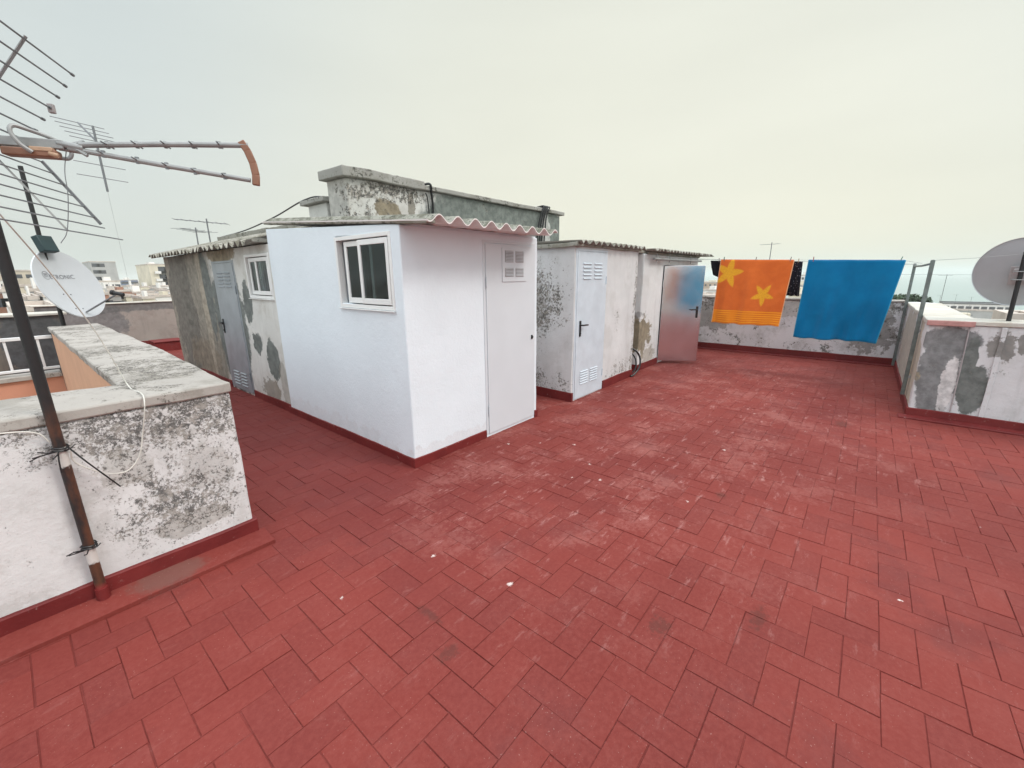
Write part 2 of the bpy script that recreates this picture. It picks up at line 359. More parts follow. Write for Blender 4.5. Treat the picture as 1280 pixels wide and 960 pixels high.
def lattice(bm, xs, ys, zs, filled, step=.12, amp=.005, warp=None, keep=()):
    xs, ys, zs = refine(xs, step), refine(ys, step), refine(zs, step)
    V = {}
    def vert(i, j, k):
        if (i, j, k) not in V:
            p = Vector((xs[i], ys[j], zs[k])); q = wob(p, amp)
            if warp: q = warp(q)
            V[i, j, k] = bm.verts.new(q)
        return V[i, j, k]
    nx, ny, nz = len(xs)-1, len(ys)-1, len(zs)-1
    F = {}
    for i in range(nx):
        for j in range(ny):
            for k in range(nz):
                F[i, j, k] = bool(filled((xs[i]+xs[i+1])/2, (ys[j]+ys[j+1])/2, (zs[k]+zs[k+1])/2))
    g = lambda i, j, k: F.get((i, j, k), False)
    for (i, j, k), on in F.items():
        if not on: continue
        if not g(i-1, j, k): bm.faces.new([vert(i, j, k), vert(i, j, k+1), vert(i, j+1, k+1), vert(i, j+1, k)])
        if not g(i+1, j, k): bm.faces.new([vert(i+1, j, k), vert(i+1, j+1, k), vert(i+1, j+1, k+1), vert(i+1, j, k+1)])
        if not g(i, j-1, k): bm.faces.new([vert(i, j, k), vert(i+1, j, k), vert(i+1, j, k+1), vert(i, j, k+1)])
        if not g(i, j+1, k): bm.faces.new([vert(i, j+1, k), vert(i, j+1, k+1), vert(i+1, j+1, k+1), vert(i+1, j+1, k)])
        if not g(i, j, k-1): bm.faces.new([vert(i, j, k), vert(i, j+1, k), vert(i+1, j+1, k), vert(i+1, j, k)])
        if not g(i, j, k+1): bm.faces.new([vert(i, j, k+1), vert(i+1, j, k+1), vert(i+1, j+1, k+1), vert(i, j+1, k+1)])
def rbox(bm, x0, x1, y0, y1, z0, z1, step=.12, amp=.005, warp=None):
    lattice(bm, [x0, x1], [y0, y1], [z0, z1], lambda *a: True, step, amp, warp)
def tube(bm, pts, r, n=8, cap=True, r2=None):
    pts = [Vector(p) for p in pts]; rings = []; ref = None
    for i, p in enumerate(pts):
        t = (pts[min(i+1, len(pts)-1)] - pts[max(i-1, 0)]).normalized()
        if ref is None: ref = Vector((0, 0, 1)) if abs(t.z) < .9 else Vector((1, 0, 0))
        a = t.cross(ref).normalized(); b = t.cross(a).normalized(); ref = -b if False else ref
        rr = r if r2 is None else r + (r2-r)*i/(len(pts)-1)
        rings.append([bm.verts.new(p + (a*math.cos(2*math.pi*k/n) + b*math.sin(2*math.pi*k/n))*rr) for k in range(n)])
    for A, B in zip(rings, rings[1:]):
        for k in range(n): bm.faces.new([A[k], A[(k+1) % n], B[(k+1) % n], B[k]])
    if cap: bm.faces.new(rings[0][::-1]); bm.faces.new(rings[-1])
def spline(pts, n=8):
    P = [Vector(p) for p in pts]; P = [P[0]*2-P[1]] + P + [P[-1]*2-P[-2]]; out = []
    for i in range(1, len(P)-2):
        a, b, c, d = P[i-1:i+3]
        for k in range(n):
            t = k/n
            out.append(.5*((2*b) + (c-a)*t + (2*a-5*b+4*c-d)*t*t + (3*b-a-3*c+d)*t**3))
    out.append(P[-2]); return out

# ------------------------------------------------------------------ floor
def in_floor(x, y):
    if x > 9.99 or y < -5 or y > 13.25: return False
    if x > 6.55 and y < -.63: return False
    if y < 2.85: return x > -3
    if x < .42 and y < 8.0: return False
    return True
bm = nb(); w = .1254
lay = bm.loops.layers.color.new('rnd')
def tile(x0, y0, wx, wy):
    if not in_floor(x0+wx/2, y0+wy/2): return
    if y0 > 5.4 and x0 > 3.2: return
    near = x0+y0 < 9
    q = random.random()
    gx = .0007 + .0023*random.random()**2
    z = random.gauss(0, .0007) + (.0016 if q > .95 else 0)
    rx, ry = random.gauss(0, .007), random.gauss(0, .007)
    if q > .97: rx += random.choice((-1, 1))*.012
    cx, cy = x0+wx/2, y0+wy/2
    jr = random.gauss(0, .004); ox, oy = random.gauss(0, .0008), random.gauss(0, .0008)
    c = random.random()
    rings = []
    for ins, dz in ((gx, -.012), (gx, -.0016), (gx+.0018, 0)):
        ring = []
        for sx, sy in ((-1, -1), (1, -1), (1, 1), (-1, 1)):
            lx, ly = sx*(wx/2-ins), sy*(wy/2-ins)
            ring.append(bm.verts.new((cx+ox+lx-ly*jr, cy+oy+ly+lx*jr, z+dz+lx*rx+ly*ry)))
        rings.append(ring)
    fs = []
    for A, B in zip(rings, rings[1:]):
        for k in range(4): fs.append(bm.faces.new([A[k], A[(k+1) % 4], B[(k+1) % 4], B[k]]))
    fs.append(bm.faces.new(rings[-1]))
    for f in fs:
        for l in f.loops: l[lay] = (c, c, c, 1)
OX, OY = 1.159-.125*9, .98
i0, i1, j0, j1 = int(-3.3/w), int(10.3/w), int(-5.2/w)-9, int(13.5/w)
for i in range(i0, i1):
    for j in range(j0, j1):
        d = (i-j) % 4
        if d == 0: tile(OX+i*w, OY+j*w, 2*w, w)
        elif d == 3: tile(OX+i*w, OY+j*w, w, 2*w)
def slab(x0, x1, y0, y1, z0=-.3, z1=-.0042): box(bm, x0, x1, y0, y1, z0, z1)
slab(-3, 10.0, -5, 2.84); slab(.40, 10.0, 2.84, 8.0); slab(-3, 10.0, 8.0, 13.3)
o = obj('floor', bm, M['floor'], sharp=25); struct(o)

# the building below the roof terrace
bm = nb()
box(bm, -3.0, 10.19, -5, 3.2, -19.97, -.301); box(bm, .8, 10.19, 3.2, 8.1, -19.97, -.301); box(bm, -3, 10.19, 8.1, 13.45, -19.97, -.301)
tag(obj('apartment_block', bm, M['masonry']), 'masonry block that carries the red roof terrace', 'building')

# ------------------------------------------------------------------ sheds
def skirt(parent, runs, h=.115):
    """runs: (x0,x1,y0,y1) thin boxes along the foot of the walls"""
    for (x0, x1, y0, y1) in runs:
        bm = nb(); rbox(bm, x0, x1, y0, y1, -.004, h, .07, .008); obj('skirting', bm, M['skirt'], parent, bevel=.004)
def corr(bm, u0, u1, v0, v1, zf, axis='x', pitch=.178, amp=.028, th=.008, ph=0., jag=.0):
    """corrugated sheet: wave runs across u; axis tells which world axis u is"""
    nu = int((u1-u0)/pitch*14)+1; nv = max(2, int((v1-v0)/.15)+1)
    G = []
    for s in (1, 0):
        rows = []
        for j in range(nv+1):
            row = []
            for i in range(nu+1):
                u = u0+(u1-u0)*i/nu; v = v0+(v1-v0)*j/nv
                if jag and j == 0: v += jag*mnoise.noise(Vector((u*7, 3, 1)))
                z = zf(u, v)+amp*math.cos(2*math.pi*(u-u0)/pitch+ph)+s*th + .003*mnoise.noise(Vector((u*9, v*9, 0)))
                row.append(bm.verts.new((u, v, z) if axis == 'x' else (v, u, z)))
            rows.append(row)
        G.append(rows)
    T, B = G
    flip = axis != 'x'
    def fc(q): bm.faces.new(q[::-1] if flip else q)
    for j in range(nv):
        for i in range(nu):
            fc([T[j][i], T[j][i+1], T[j+1][i+1], T[j+1][i]]); fc([B[j][i], B[j+1][i], B[j+1][i+1], B[j][i+1]])
    for i in range(nu):
        fc([B[0][i], B[0][i+1], T[0][i+1], T[0][i]]); fc([T[nv][i], T[nv][i+1], B[nv][i+1], B[nv][i]])
    for j in range(nv):
        fc([T[j][0], T[j+1][0], B[j+1][0], B[j][0]]); fc([T[j][nu], B[j][nu], B[j+1][nu], T[j+1][nu]])
X, Y, Z = Vector((1, 0, 0)), Vector((0, 1, 0)), Vector((0, 0, 1))
def frame_on(facing):
    """unit vectors (u to the right seen from outside, n outward)"""
    return {'-y': (X, -Y), '-x': (-Y, -X)}[facing]
def louvres(parent, c, u, n, cols, rows, w, pitch, mat, gap=.05):
    bm = nb()
    for a in range(cols):
        for b in range(rows):
            cc = Vector(c) + u*((a-(cols-1)/2)*(w+gap)) + Z*((b-(rows-1)/2)*pitch) + n*.006
            nn = (n + Z*.75).normalized(); zz = nn.cross(u).normalized()
            obox(bm, cc, u, nn, zz, w, .003, pitch*.42)
    return obj('louvre_vent', bm, mat, parent, bevel=0)
def lever(parent, c, u, n, side=1, plate=True, s=1.):
    bm = nb(); c = Vector(c)
    if plate: obox(bm, c - Z*.045*s + n*.006, u, n, Z, .036*s, .010, .20*s)
    tube(bm, [c + n*.01, c + n*.05], .010*s, 10)
    tube(bm, spline([c + n*.05, c + n*.052 + u*side*.04*s, c + n*.05 + u*side*.12*s - Z*.004], 5), .010*s, 10)
    if plate: tube(bm, [c - Z*.105*s + n*.008, c - Z*.105*s + n*.02], .010*s, 10)
    return obj('handle', bm, M['black'], parent, bevel=.002)
def door(parent, facing, u0, u1, plane, z0, z1, mat, frame_mat, vents=(), handle=None, th=.035, proud=.012):
    """u0..u1 along the wall in world axis"""
    u, n = frame_on(facing)
    lo, hi = min(u0, u1), max(u0, u1)
    bm = nb()
    if facing == '-y': box(bm, lo, hi, plane-proud, plane+th, z0, z1)
    else: box(bm, plane-proud, plane+th, lo, hi, z0, z1)
    d = obj('door', bm, mat, parent, bevel=.003)
    bm = nb(); fw = .03
    for (a, b, c, e) in ((lo-fw-.004, lo-.004, z0, z1+fw), (hi+.004, hi+fw+.004, z0, z1+fw), (lo-.004, hi+.004, z1+.004, z1+fw)):
        if facing == '-y': box(bm, a, b, plane-.006, plane+.05, c, e)
        else: box(bm, plane-.006, plane+.05, a, b, c, e)
    obj('door_frame', bm, frame_mat, parent, bevel=.002)
    def pt(uu, z): return Vector((uu, plane-proud, z)) if facing == '-y' else Vector((plane-proud, uu, z))
    for (uc, zc, cols, rows, w_, p_, gap) in vents: louvres(d, pt(uc, zc), u, n, cols, rows, w_, p_, mat, gap)
    if handle: lever(d, pt(handle[0], handle[1]), u, n, handle[2])
    hu = hi+.002 if (handle and (handle[0]-lo) < (hi-lo)/2) else lo-.002
    for zc in (z0+.25, z1-.35):
        bm = nb(); p = pt(hu, zc) + n*.006; tube(bm, [p - Z*.05, p + Z*.05], .007, 8)
        obj('hinge', bm, frame_mat, d)
    return d
def window(parent, facing, u0, u1, z0, z1, plane, slid=0.):
    """two-leaf sliding window in an opening u0..u1 (u0 = left seen from outside, a larger y)"""
    u, n = frame_on(facing); L = abs(u1-u0)
    def P(s, d, z): return Vector((plane, u0, z)) + u*s + n*d
    f = nb()
    for (s0, s1, a, b) in ((-.010, .020, z0-.012, z1+.012), (L-.020, L+.010, z0-.012, z1+.012), (.020, L-.020, z1-.020, z1+.012), (.020, L-.020, z0-.012, z0+.020)):
        obox(f, P((s0+s1)/2, -.022, (a+b)/2), u, n, Z, s1-s0, .060, b-a)
    wn = obj('window', f, M['alu'], parent, bevel=.003)
    bm = nb(); obox(bm, P(L/2, .012, z0-.020), u, n, Z, L+.03, .022, .008); obj('sill', bm, M['alu'], wn, bevel=.002)
    half = L/2+.02
    for i, (s0, dep) in enumerate(((slid, -.030), (L-.03-half, -.004))):
        s1 = s0+half; fr = nb(); t = .036
        for (p, q, a, b) in ((s0, s0+t, z0+.03, z1-.03), (s1-t, s1, z0+.03, z1-.03), (s0+t, s1-t, z1-.03-t*1.2, z1-.03), (s0+t, s1-t, z0+.03, z0+.03+t*1.3)):
            obox(fr, P((p+q)/2, dep, (a+b)/2), u, n, Z, q-p, .024, b-a)
        sh = obj('sash', fr, M['alu'], wn, bevel=.003)
        g = nb(); gh = (z1-z0-.06-t*2.2)/2; gw = half/2-t+.003; g.faces.new([g.verts.new(P((s0+s1)/2+a*gw, dep, (z0+z1)/2+b*gh)) for a, b in ((-1, -1), (1, -1), (1, 1), (-1, 1))]); obj('pane', g, M['glass'], wn)
    return wn

G_SHED = 'storage sheds on the roof terrace'
# --- white shed
t = thing('storage_shed', 'clean white painted shed with a pinkish corrugated roof, white door and sliding window', 'shed', (2.9, 4, 0), G_SHED)
SLW = lambda y: .075*(y-2.79)
def warpw(q): q = q.copy(); q.z += SLW(q.y)*max(0, min(1, q.z/1.9-.3)); return q
wx0, wx1, wy0, wy1, hz = 2.03, 3.78, 2.79, 5.20, 1.985
wb, we, wz0, wz1 = 2.912, 3.735, 1.345, 1.905
def fW(x, y, z):
    inside = wx0+.1 < x < wx1-.1 and wy0+.1 < y < wy1-.1 and z > .02
    if inside: return False
    if x < wx0+.1 and wb < y < we and wz0 < z < wz1: return False
    return True
bm = nb(); lattice(bm, [wx0, wx0+.1, wx1-.1, wx1], [wy0, wy0+.1, wb, we, wy1-.1, wy1], [-.02, .02, wz0, wz1, hz], fW, .13, .004, warpw)
obj('wall', bm, M['white'], t, bevel=.008)
door(t, '-y', 2.965, 3.70, wy0, .03, 1.895, M['door_white'], M['door_white'], vents=[])
d = t.children[-1] if False else [c for c in t.children if c.name.startswith('door') and 'frame' not in c.name][0]
bm = nb(); box(bm, 3.19, 3.57, wy0-.020, wy0-.0125, 1.545, 1.865)
vp = obj('vent_plate', bm, M['door_white'], d, bevel=.002)
for cx_ in (3.295, 3.455):
    for cz_, nr in ((1.785, 8), (1.635, 6)):
        louvres(d, (cx_, wy0-.0205, cz_), X, -Y, 1, nr, .125, .0135, M['door_white'])
bm = nb()
for cx_ in (3.295, 3.455):
    for cz_, hh in ((1.785, .055), (1.635, .042)): box(bm, cx_-.064, cx_+.064, wy0-.0212, wy0-.0202, cz_-hh, cz_+hh)
obj('vent_opening', bm, M['cap'], d)
bm = nb(); tube(bm, [(3.672, wy0-.012, .95), (3.672, wy0-.026, .95)], .014, 12); obox(bm, (3.672, wy0-.014, .95), X, -Y, Z, .024, .006, .045); obj('lock', bm, M['black'], d)
wn = window(t, '-x', we, wb, wz0+SLW(3.4)*.5-.02, wz1+SLW(3.4)*.6, wx0, slid=.10)
def curtain(parent, x, y0, y1, z0, z1):
    bm = nb(); n = 40; prev = None
    for k in range(n+1):
        yy = y0+(y1-y0)*k/n; xx = x+.018*math.sin(k*1.1)+.006*math.sin(k*2.7)
        a, b = bm.verts.new((xx, yy, z0)), bm.verts.new((xx, yy, z1))
        if prev: bm.faces.new([prev[0], a, b, prev[1]])
        prev = (a, b)
    return obj('curtain', bm, M['curtain'], parent)
curtain(wn, 2.20, 3.10, 3.22, 1.2, 1.95)
skirt(t, [(wx0-.012, wx0+.02, 2.785, 5.25), (wx0-.012, 2.93, wy0-.012, wy0+.02), (3.735, wx1+.010, wy0-.012, wy0+.02), (wx1-.02, wx1+.010, 2.8, 5.2)], .085)
zr = lambda u, v: 1.995+.030+.075*(v-2.79)
bm = nb(); corr(bm, 2.012, 3.63, 2.43, 5.22, zr, 'x', .183, .027, .009, 2.4); ro = obj('roof', bm, M['roof_pink'], t, sharp=60)
bm = nb(); corr(bm, 3.30, 3.74, 2.62, 5.28, lambda u, v: zr(u, v)+.016, 'x', .183, .027, .008, 2.4+2*math.pi*1.315/.183, .02); obj('roof_sheet', bm, M['roof_pink'], ro, sharp=60)
bm = nb(); rbox(bm, wx0-.014, wx0+.07, 2.445, 5.21, 1.986, 2.022, .05, .007, lambda q: Vector((q.x, q.y, q.z+SLW(q.y)))); obj('mortar', bm, M['mortar'], ro, bevel=.008)
bm = nb(); rbox(bm, wx0+.07, wx1-.02, 2.80, 2.87, 1.95, 2.000, .08, .004); obj('mortar', bm, M['white'], ro)

# --- grey patched shed, behind the white one on the left
t = thing('storage_shed', 'old brown and grey patched shed with a grey louvred door, left behind the white shed', 'shed', (2.6, 7.4, 0), G_SHED)
sy0, sy1, sx0, sx1 = 5.215, 9.62, 2.045, 3.09
b0, b1, bz0, bz1 = 5.24+.03, 5.97, 1.375, 1.865
def f1(x, y, z):
    if sx0+.1 < x < sx1-.08 and sy0+.05 < y < sy1-.1 and z > .02: return False
    if x < sx0+.1 and b0 < y < b1 and bz0 < z < bz1: return False
    return True
bm = nb(); lattice(bm, [sx0, sx0+.1, sx1-.08, sx1], [sy0, b0, sy0+.05, b1, 8.6, sy1-.1, sy1], [-.02, .02, bz0, bz1, 1.97], f1, .12, .009, lambda q: Vector((q.x - (.04 if q.y > 8.72 and q.x < 2.3 else 0), q.y, q.z + max(0, (q.x-2.1))*.27*max(0, q.z/1.97)**6)))
obj('wall', bm, M['shed1'], t, bevel=.012)
door(t, '-x', 6.42, 7.20, sx0, .03, 1.80, M['door_grey'], M['door_grey'], vents=[(6.80, 1.58, 2, 5, .21, .045, .07), (6.80, .20, 2, 5, .21, .045, .07)], handle=(7.13, .98, 1))
wn = window(t, '-x', b1, b0, bz0, bz1, sx0, slid=.04)
curtain(wn, 2.35, 5.40, 5.62, 1.2, 1.95)
skirt(t, [(sx0-.014, sx0+.02, sy0+.01, 6.37), (sx0-.014, sx0+.02, 7.24, sy1)], .10)
bm = nb(); corr(bm, 5.27, 9.75, 1.84, 3.13, lambda u, v: 2.015+.27*(v-2.0), 'y', .178, .030, .009, .6, .03); ro = obj('roof', bm, M['roof_old'], t, sharp=60)
bm = nb(); rbox(bm, 2.9, 3.2, 5.9, 9.7, 2.28, 2.36, .07, .014); obj('mortar', bm, M['mortar'], ro, bevel=.01)
bm = nb(); rbox(bm, 1.90, 2.10, 5.27, 6.9, 1.985, 2.03, .06, .01); obj('mortar', bm, M['mortar'], ro, bevel=.01)
# --- second shed
t = thing('storage_shed', 'narrow whitewashed shed with grimy side wall and a pale blue louvred door', 'shed', (5.4, 4, 0), G_SHED)
x0, x1, y0 = 4.54, 6.375, 2.785
bm = nb(); lattice(bm, [x0, x0+.1, x1-.1, x1], [y0, y0+.1, 5.1, 5.2], [-.02, .02, 1.945], lambda x, y, z: not (x0+.1 < x < x1-.1 and y0+.1 < y < 5.1 and z > .02), .12, .007)
obj('wall', bm, M['shed2'], t, bevel=.010)
door(t, '-y', 4.60, 5.33, y0, .012, 1.885, M['door_pale'], M['door_pale'], vents=[(4.965, 1.655, 2, 5, .20, .045, .08), (4.95, .285, 2, 6, .20, .033, .06)], handle=(4.685, .985, 1))
skirt(t, [(x0-.014, x0+.02, y0-.004, 5.2), (x0-.014, 4.566, y0-.014, y0+.02), (5.37, x1+.004, y0-.014, y0+.02)], .12)
bm = nb(); corr(bm, x0-.04, x1+.06, y0-.10, 5.25, lambda u, v: 1.985+.02*(v-2.8), 'x', .155, .020, .012, 1.0, .03); ro = obj('roof', bm, M['roof_old'], t, sharp=60)
bm = nb(); rbox(bm, x0-.05, x0+.10, y0-.06, 5.2, 1.935, 1.985, .05, .012); rbox(bm, x0+.1, x1+.03, y0-.03, y0+.1, 1.94, 1.975, .06, .010); obj('mortar', bm, M['mortar'], ro, bevel=.008)
# --- third shed
t = thing('storage_shed', 'flaking white shed at the far end whose galvanised steel door stands open', 'shed', (8.2, 4, 0), G_SHED)
x0, x1, y0 = 6.78, 9.60, 2.865
dx0, dx1 = 7.66, 8.36
def f3(x, y, z):
    if x0+.1 < x < x1-.1 and y0+.1 < y < 5.1 and z > .02: return False
    if y < y0+.1 and dx0 < x < dx1 and .02 < z < 1.76: return False
    return True
bm = nb(); lattice(bm, [x0, x0+.1, dx0, dx1, x1-.1, x1], [y0, y0+.1, 5.1, 5.2], [-.02, .02, 1.76, 1.93], f3, .12, .008)
obj('wall', bm, M['shed3'], t, bevel=.012)
dn = Vector((8.02-7.66, 2.285-2.862, 0)).normalized(); nn = Vector((dn.y, -dn.x, 0))   # nn points to the camera side
if nn.dot(Vector((-1, -.3, 0))) < 0: nn = -nn
L = .69; base = Vector((7.66, 2.855, 0))
bm = nb(); obox(bm, base + dn*(L/2) + Z*.90, dn, nn, Z, L, .035, 1.70)
d = obj('door', bm, M['galv'], t, bevel=.004)
lever(d, base + dn*(L-.075) + Z*.99 + nn*.018, dn, nn, -1)
for zc in (.3, 1.45):
    bm = nb(); tube(bm, [base+nn*.01+Z*(zc-.05), base+nn*.01+Z*(zc+.05)], .009, 8); obj('hinge', bm, M['galv'], d)
skirt(t, [(x0-.014, x0+.02, y0-.004, 5.2), (x0-.014, dx0-.01, y0-.014, y0+.02), (dx1+.02, x1, y0-.014, y0+.02)], .11)
bm = nb(); corr(bm, x0+.05, 10.05, y0-.16, 5.25, lambda u, v: 1.985+.015*(v-2.8), 'x', .15, .018, .012, 1.0, .03); ro = obj('roof', bm, M['roof_old'], t, sharp=60)
bm = nb(); rbox(bm, x0-.32, x0+.10, y0+.02, 5.2, 1.935, 1.975, .06, .010); rbox(bm, x0+.1, x1+.02, y0-.02, y0+.1, 1.925, 1.965, .06, .008); obj('mortar', bm, M['mortar'], ro, bevel=.008)
bm = nb(); tube(bm, [(7.02, y0-.07, 1.855), (9.5, y0-.08, 1.865)], .020, 10)
for xx in (7.15, 7.75, 8.9): tube(bm, [(xx, y0-.06, 1.80), (xx, y0-.06, 1.95)], .008, 6); tube(bm, [(xx, y0+.01, 1.855), (xx, y0-.07, 1.855)], .008, 6)
obj('awning_bar', bm, M['steel_l'], t)
# narrow wall between shed two and three
bm = nb(); rbox(bm, 6.377, 6.765, 3.04, 3.14, -.02, 1.93, .12, .006)
w_ = tag(obj('wall', bm, M['shed3'], bevel=.01), 'narrow flaking wall closing the gap between the second and third sheds', 'wall')
bm = nb(); rbox(bm, 6.38, 6.76, 3.026, 3.05, -.004, .12, .09, .005); obj('skirting', bm, M['skirt'], w_, bevel=.004)
# black hoses
bm = nb()
tube(bm, spline([(6.41, 3.03, .62), (6.43, 2.98, .52), (6.52, 2.80, .40), (6.58, 2.74, .27), (6.52, 2.72, .12), (6.36, 2.74, .03), (6.30, 2.76, .015)], 8), .016, 8)
tube(bm, spline([(6.40, 3.03, .58), (6.44, 2.95, .46), (6.50, 2.83, .33), (6.52, 2.78, .22), (6.46, 2.76, .10), (6.36, 2.80, .03), (6.25, 2.80, .015)], 8), .012, 8)
tag(obj('hose', bm, M['black']), 'black hoses looping from a hole in the wall down to the red floor', 'hose')

# ------------------------------------------------------------------ stair block and chimney behind
t = thing('roof_block', 'tall black-stained plaster block with a thick concrete cap rising behind the sheds', 'roof block', (5, 5.5, 0))
bm = nb(); rbox(bm, 3.11, 8.0, 5.31, 5.78, -.02, 2.835, .14, .010); obj('wall', bm, M['block'], t, bevel=.015)
bm = nb(); rbox(bm, 3.03, 4.33, 5.235, 5.84, 2.835, 2.955, .07, .013); obj('thick_cap', bm, M['block_cap'], t, bevel=.012)
bm = nb(); rbox(bm, 4.335, 8.10, 5.25, 5.83, 2.838, 2.905, .07, .010); obj('thin_cap', bm, M['block_cap'], t, bevel=.01)
bm = nb()
for (xx, dx, rr) in ((7.28, .0, .017), (7.34, .02, .015), (7.40, .03, .017), (7.47, .045, .014)):
    tube(bm, spline([(xx-.16+dx, 5.28, 1.9), (xx-.12+dx, 5.27, 2.45), (xx-.05, 5.25, 2.75), (xx, 5.23, 2.88), (xx+.04, 5.25, 2.945), (xx+.1, 5.5, 2.94)], 6), rr, 7)
obj('cable_bundle', bm, M['black'], t)
bm = nb(); tube(bm, spline([(4.43, 5.5, 2.93), (4.42, 5.24, 2.925), (4.47, 5.27, 2.80), (4.50, 5.285, 2.6), (4.48, 5.285, 2.3), (4.47, 5.285, 1.9)], 6), .018, 8); tube(bm, spline([(4.36, 5.27, 2.80), (4.40, 5.28, 2.7), (4.43, 5.285, 2.3), (4.43, 5.285, 1.9)], 6), .010, 6); obj('cable', bm, M['black'], t)
t = thing('chimney', 'small stained plaster chimney with a slab cap, left of the tall block', 'chimney', (3.4, 6.2, 0))
bm = nb(); rbox(bm, 3.13, 3.60, 5.90, 6.42, -.02, 2.60, .14, .010); obj('wall', bm, M['block'], t, bevel=.015)
bm = nb(); rbox(bm, 3.06, 3.66, 5.84, 6.52, 2.602, 2.665, .08, .012); obj('cap', bm, M['block_cap'], t, bevel=.01)
bm = nb(); A_, B_ = Vector((2.95, 9.6, 2.36)), Vector((3.1, 6.45, 2.68))
tube(bm, spline([A_, A_.lerp(B_, .35)-Z*.06, A_.lerp(B_, .7)-Z*.05, B_, Vector((3.2, 6.0, 2.685)), Vector((3.9, 5.85, 2.66))], 8), .010, 6)
tag(obj('cable', bm, M['black']), 'black cable slung from the chimney cap to the old shed roof', 'cable')

# ------------------------------------------------------------------ left parapet round the light well
PT = 1.0
t = thing('parapet', 'near white parapet thick with black lichen specks round the light well', 'parapet', (.75, 2.8, 0), 'parapets of the terrace')
bm = nb()
lattice(bm, [-3, .37, .765], [2.79, 3.24, 8.05], [-.02, PT-.045], lambda x, y, z: y < 3.24 or x > .37, .10, .008, lambda q: Vector((q.x + (.03 if q.x > .6 else 0)*min(1, max(0, (q.y-2.8)/2)), q.y, q.z)))
obj('wall', bm, M['left_par'], t, bevel=.012)
bm = nb()
lattice(bm, [-3, .345, .775], [2.778, 3.265, 8.10], [PT-.045, PT+.015], lambda x, y, z: y < 3.265 or x > .345, .05, .010, lambda q: Vector((q.x + (.05 if q.x > .6 else 0)*min(1, max(0, (q.y-2.8)/2)), q.y, q.z)))
obj('coping', bm, M['coping'], t, bevel=.010)
bm = nb(); box(bm, .352, .368, 3.26, 7.84, -4, PT-.046); obj('well_lining', bm, M['peach'], t)
bm = nb(); box(bm, -3, .35, 3.2405, 3.262, -4, PT-.05); obj('well_lining', bm, M['peach'], t)
bm = nb(); lattice(bm, [-3, .76, .785], [2.765, 2.80, 8.0], [-.004, .125], lambda x, y, z: y < 2.80 or x > .76, .09, .008); obj('skirting', bm, M['skirt'], t, bevel=.006)
def wedge(q): q = q.copy(); q.z = max(q.z, -.004); return q
bm = nb(); rbox(bm, -3, .815, 2.615, 2.77, -.004, .024, .12, .003, lambda q: Vector((q.x, q.y, q.z + max(0, q.z)*(.9*(q.y-2.615)/.15)))); obj('ledge', bm, M['floor'], t, bevel=.003)
bm = nb(); box(bm, -3, .3, 3.2, 8.0, -4.1, -4); obj('light_well_floor', bm, M['masonry']); struct(bpy.data.objects['light_well_floor'])
# far side of the light well with its railing
t = thing('wall', 'salmon wall with a stone ledge across the light well', 'wall', (-1, 7.95, 0))
bm = nb(); box(bm, -3, .35, 7.86, 8.1, -4, .40); obj('render', bm, M['salmon'], t)
bm = nb(); rbox(bm, -3, .345, 7.82, 8.12, .40, .455, .1, .004); obj('ledge', bm, M['coping'], t, bevel=.006)
t = thing('railing', 'low white painted metal railing on the salmon wall', 'railing', (-1, 7.9, .455))
bm = nb(); box(bm, -3, .35, 7.885, 7.935, .885, .925); obj('top_rail', bm, M['rail'], t, bevel=.004)
bm = nb(); box(bm, -3, .35, 7.89, 7.93, .50, .53); obj('bottom_rail', bm, M['rail'], t, bevel=.004)
xx = .22
while xx > -3:
    bm = nb(); box(bm, xx-.012, xx+.012, 7.898, 7.922, .53, .885); obj('baluster', bm, M['rail'], t, bevel=.002); xx -= .272

# ------------------------------------------------------------------ other perimeter walls
t = thing('parapet', 'sooty white parapet at the far end behind the hanging towels', 'parapet', (10, 1, 0), 'parapets of the terrace')
bm = nb(); rbox(bm, 9.93, 10.18, -.90, 5.2, -.02, 1.10, .12, .010); obj('wall', bm, M['far_wall'], t, bevel=.012)
bm = nb(); rbox(bm, 9.91, 10.20, -.50, 5.2, 1.10, 1.135, .08, .006); obj('coping', bm, M['coping'], t, bevel=.008)
bm = nb(); rbox(bm, 9.90, 9.94, -.54, 5.2, -.004, .13, .10, .006); rbox(bm, 9.78, 9.92, -.54, 2.86, -.004, .02, .12, .003); obj('skirting', bm, M['skirt'], t, bevel=.005)
t = thing('parapet', 'right-hand parapet corner with grey cement patches below its pale coping', 'parapet', (6.5, -.6, 0), 'parapets of the terrace')
bm = nb(); lattice(bm, [6.47, 6.82, 9.925], [-5, -.90, -.55], [-.02, 1.055], lambda x, y, z: x < 6.82 or y > -.90, .12, .009)
obj('wall', bm, M['right_wall'], t, bevel=.012)
M['coping_pale'] = plaster('pale_coping', (.60, .585, .53), dirt=(.2, .18, .13), speck=.25, mott=.45, stain=(.42, .36, .27), bumpd=.004)
bm = nb(); lattice(bm, [6.455, 6.86, 9.93], [-5, -.94, -.535], [1.055, 1.105], lambda x, y, z: x < 6.86 or y > -.94, .07, .006)
obj('coping', bm, M['coping_pale'], t, bevel=.008)
bm = nb(); rbox(bm, 6.43, 6.455, -.90, -.535, 1.045, 1.098, .06, .003); obj('brick_edging', bm, M['pink_brick'], t, bevel=.004)
bm = nb(); rbox(bm, 6.445, 6.475, -5, -.535, -.004, .10, .10, .006); rbox(bm, 6.47, 9.9, -.555, -.530, -.004, .10, .10, .006); rbox(bm, 6.30, 6.448, -5, -.47, -.004, .018, .12, .003); obj('skirting', bm, M['skirt'], t, bevel=.005)
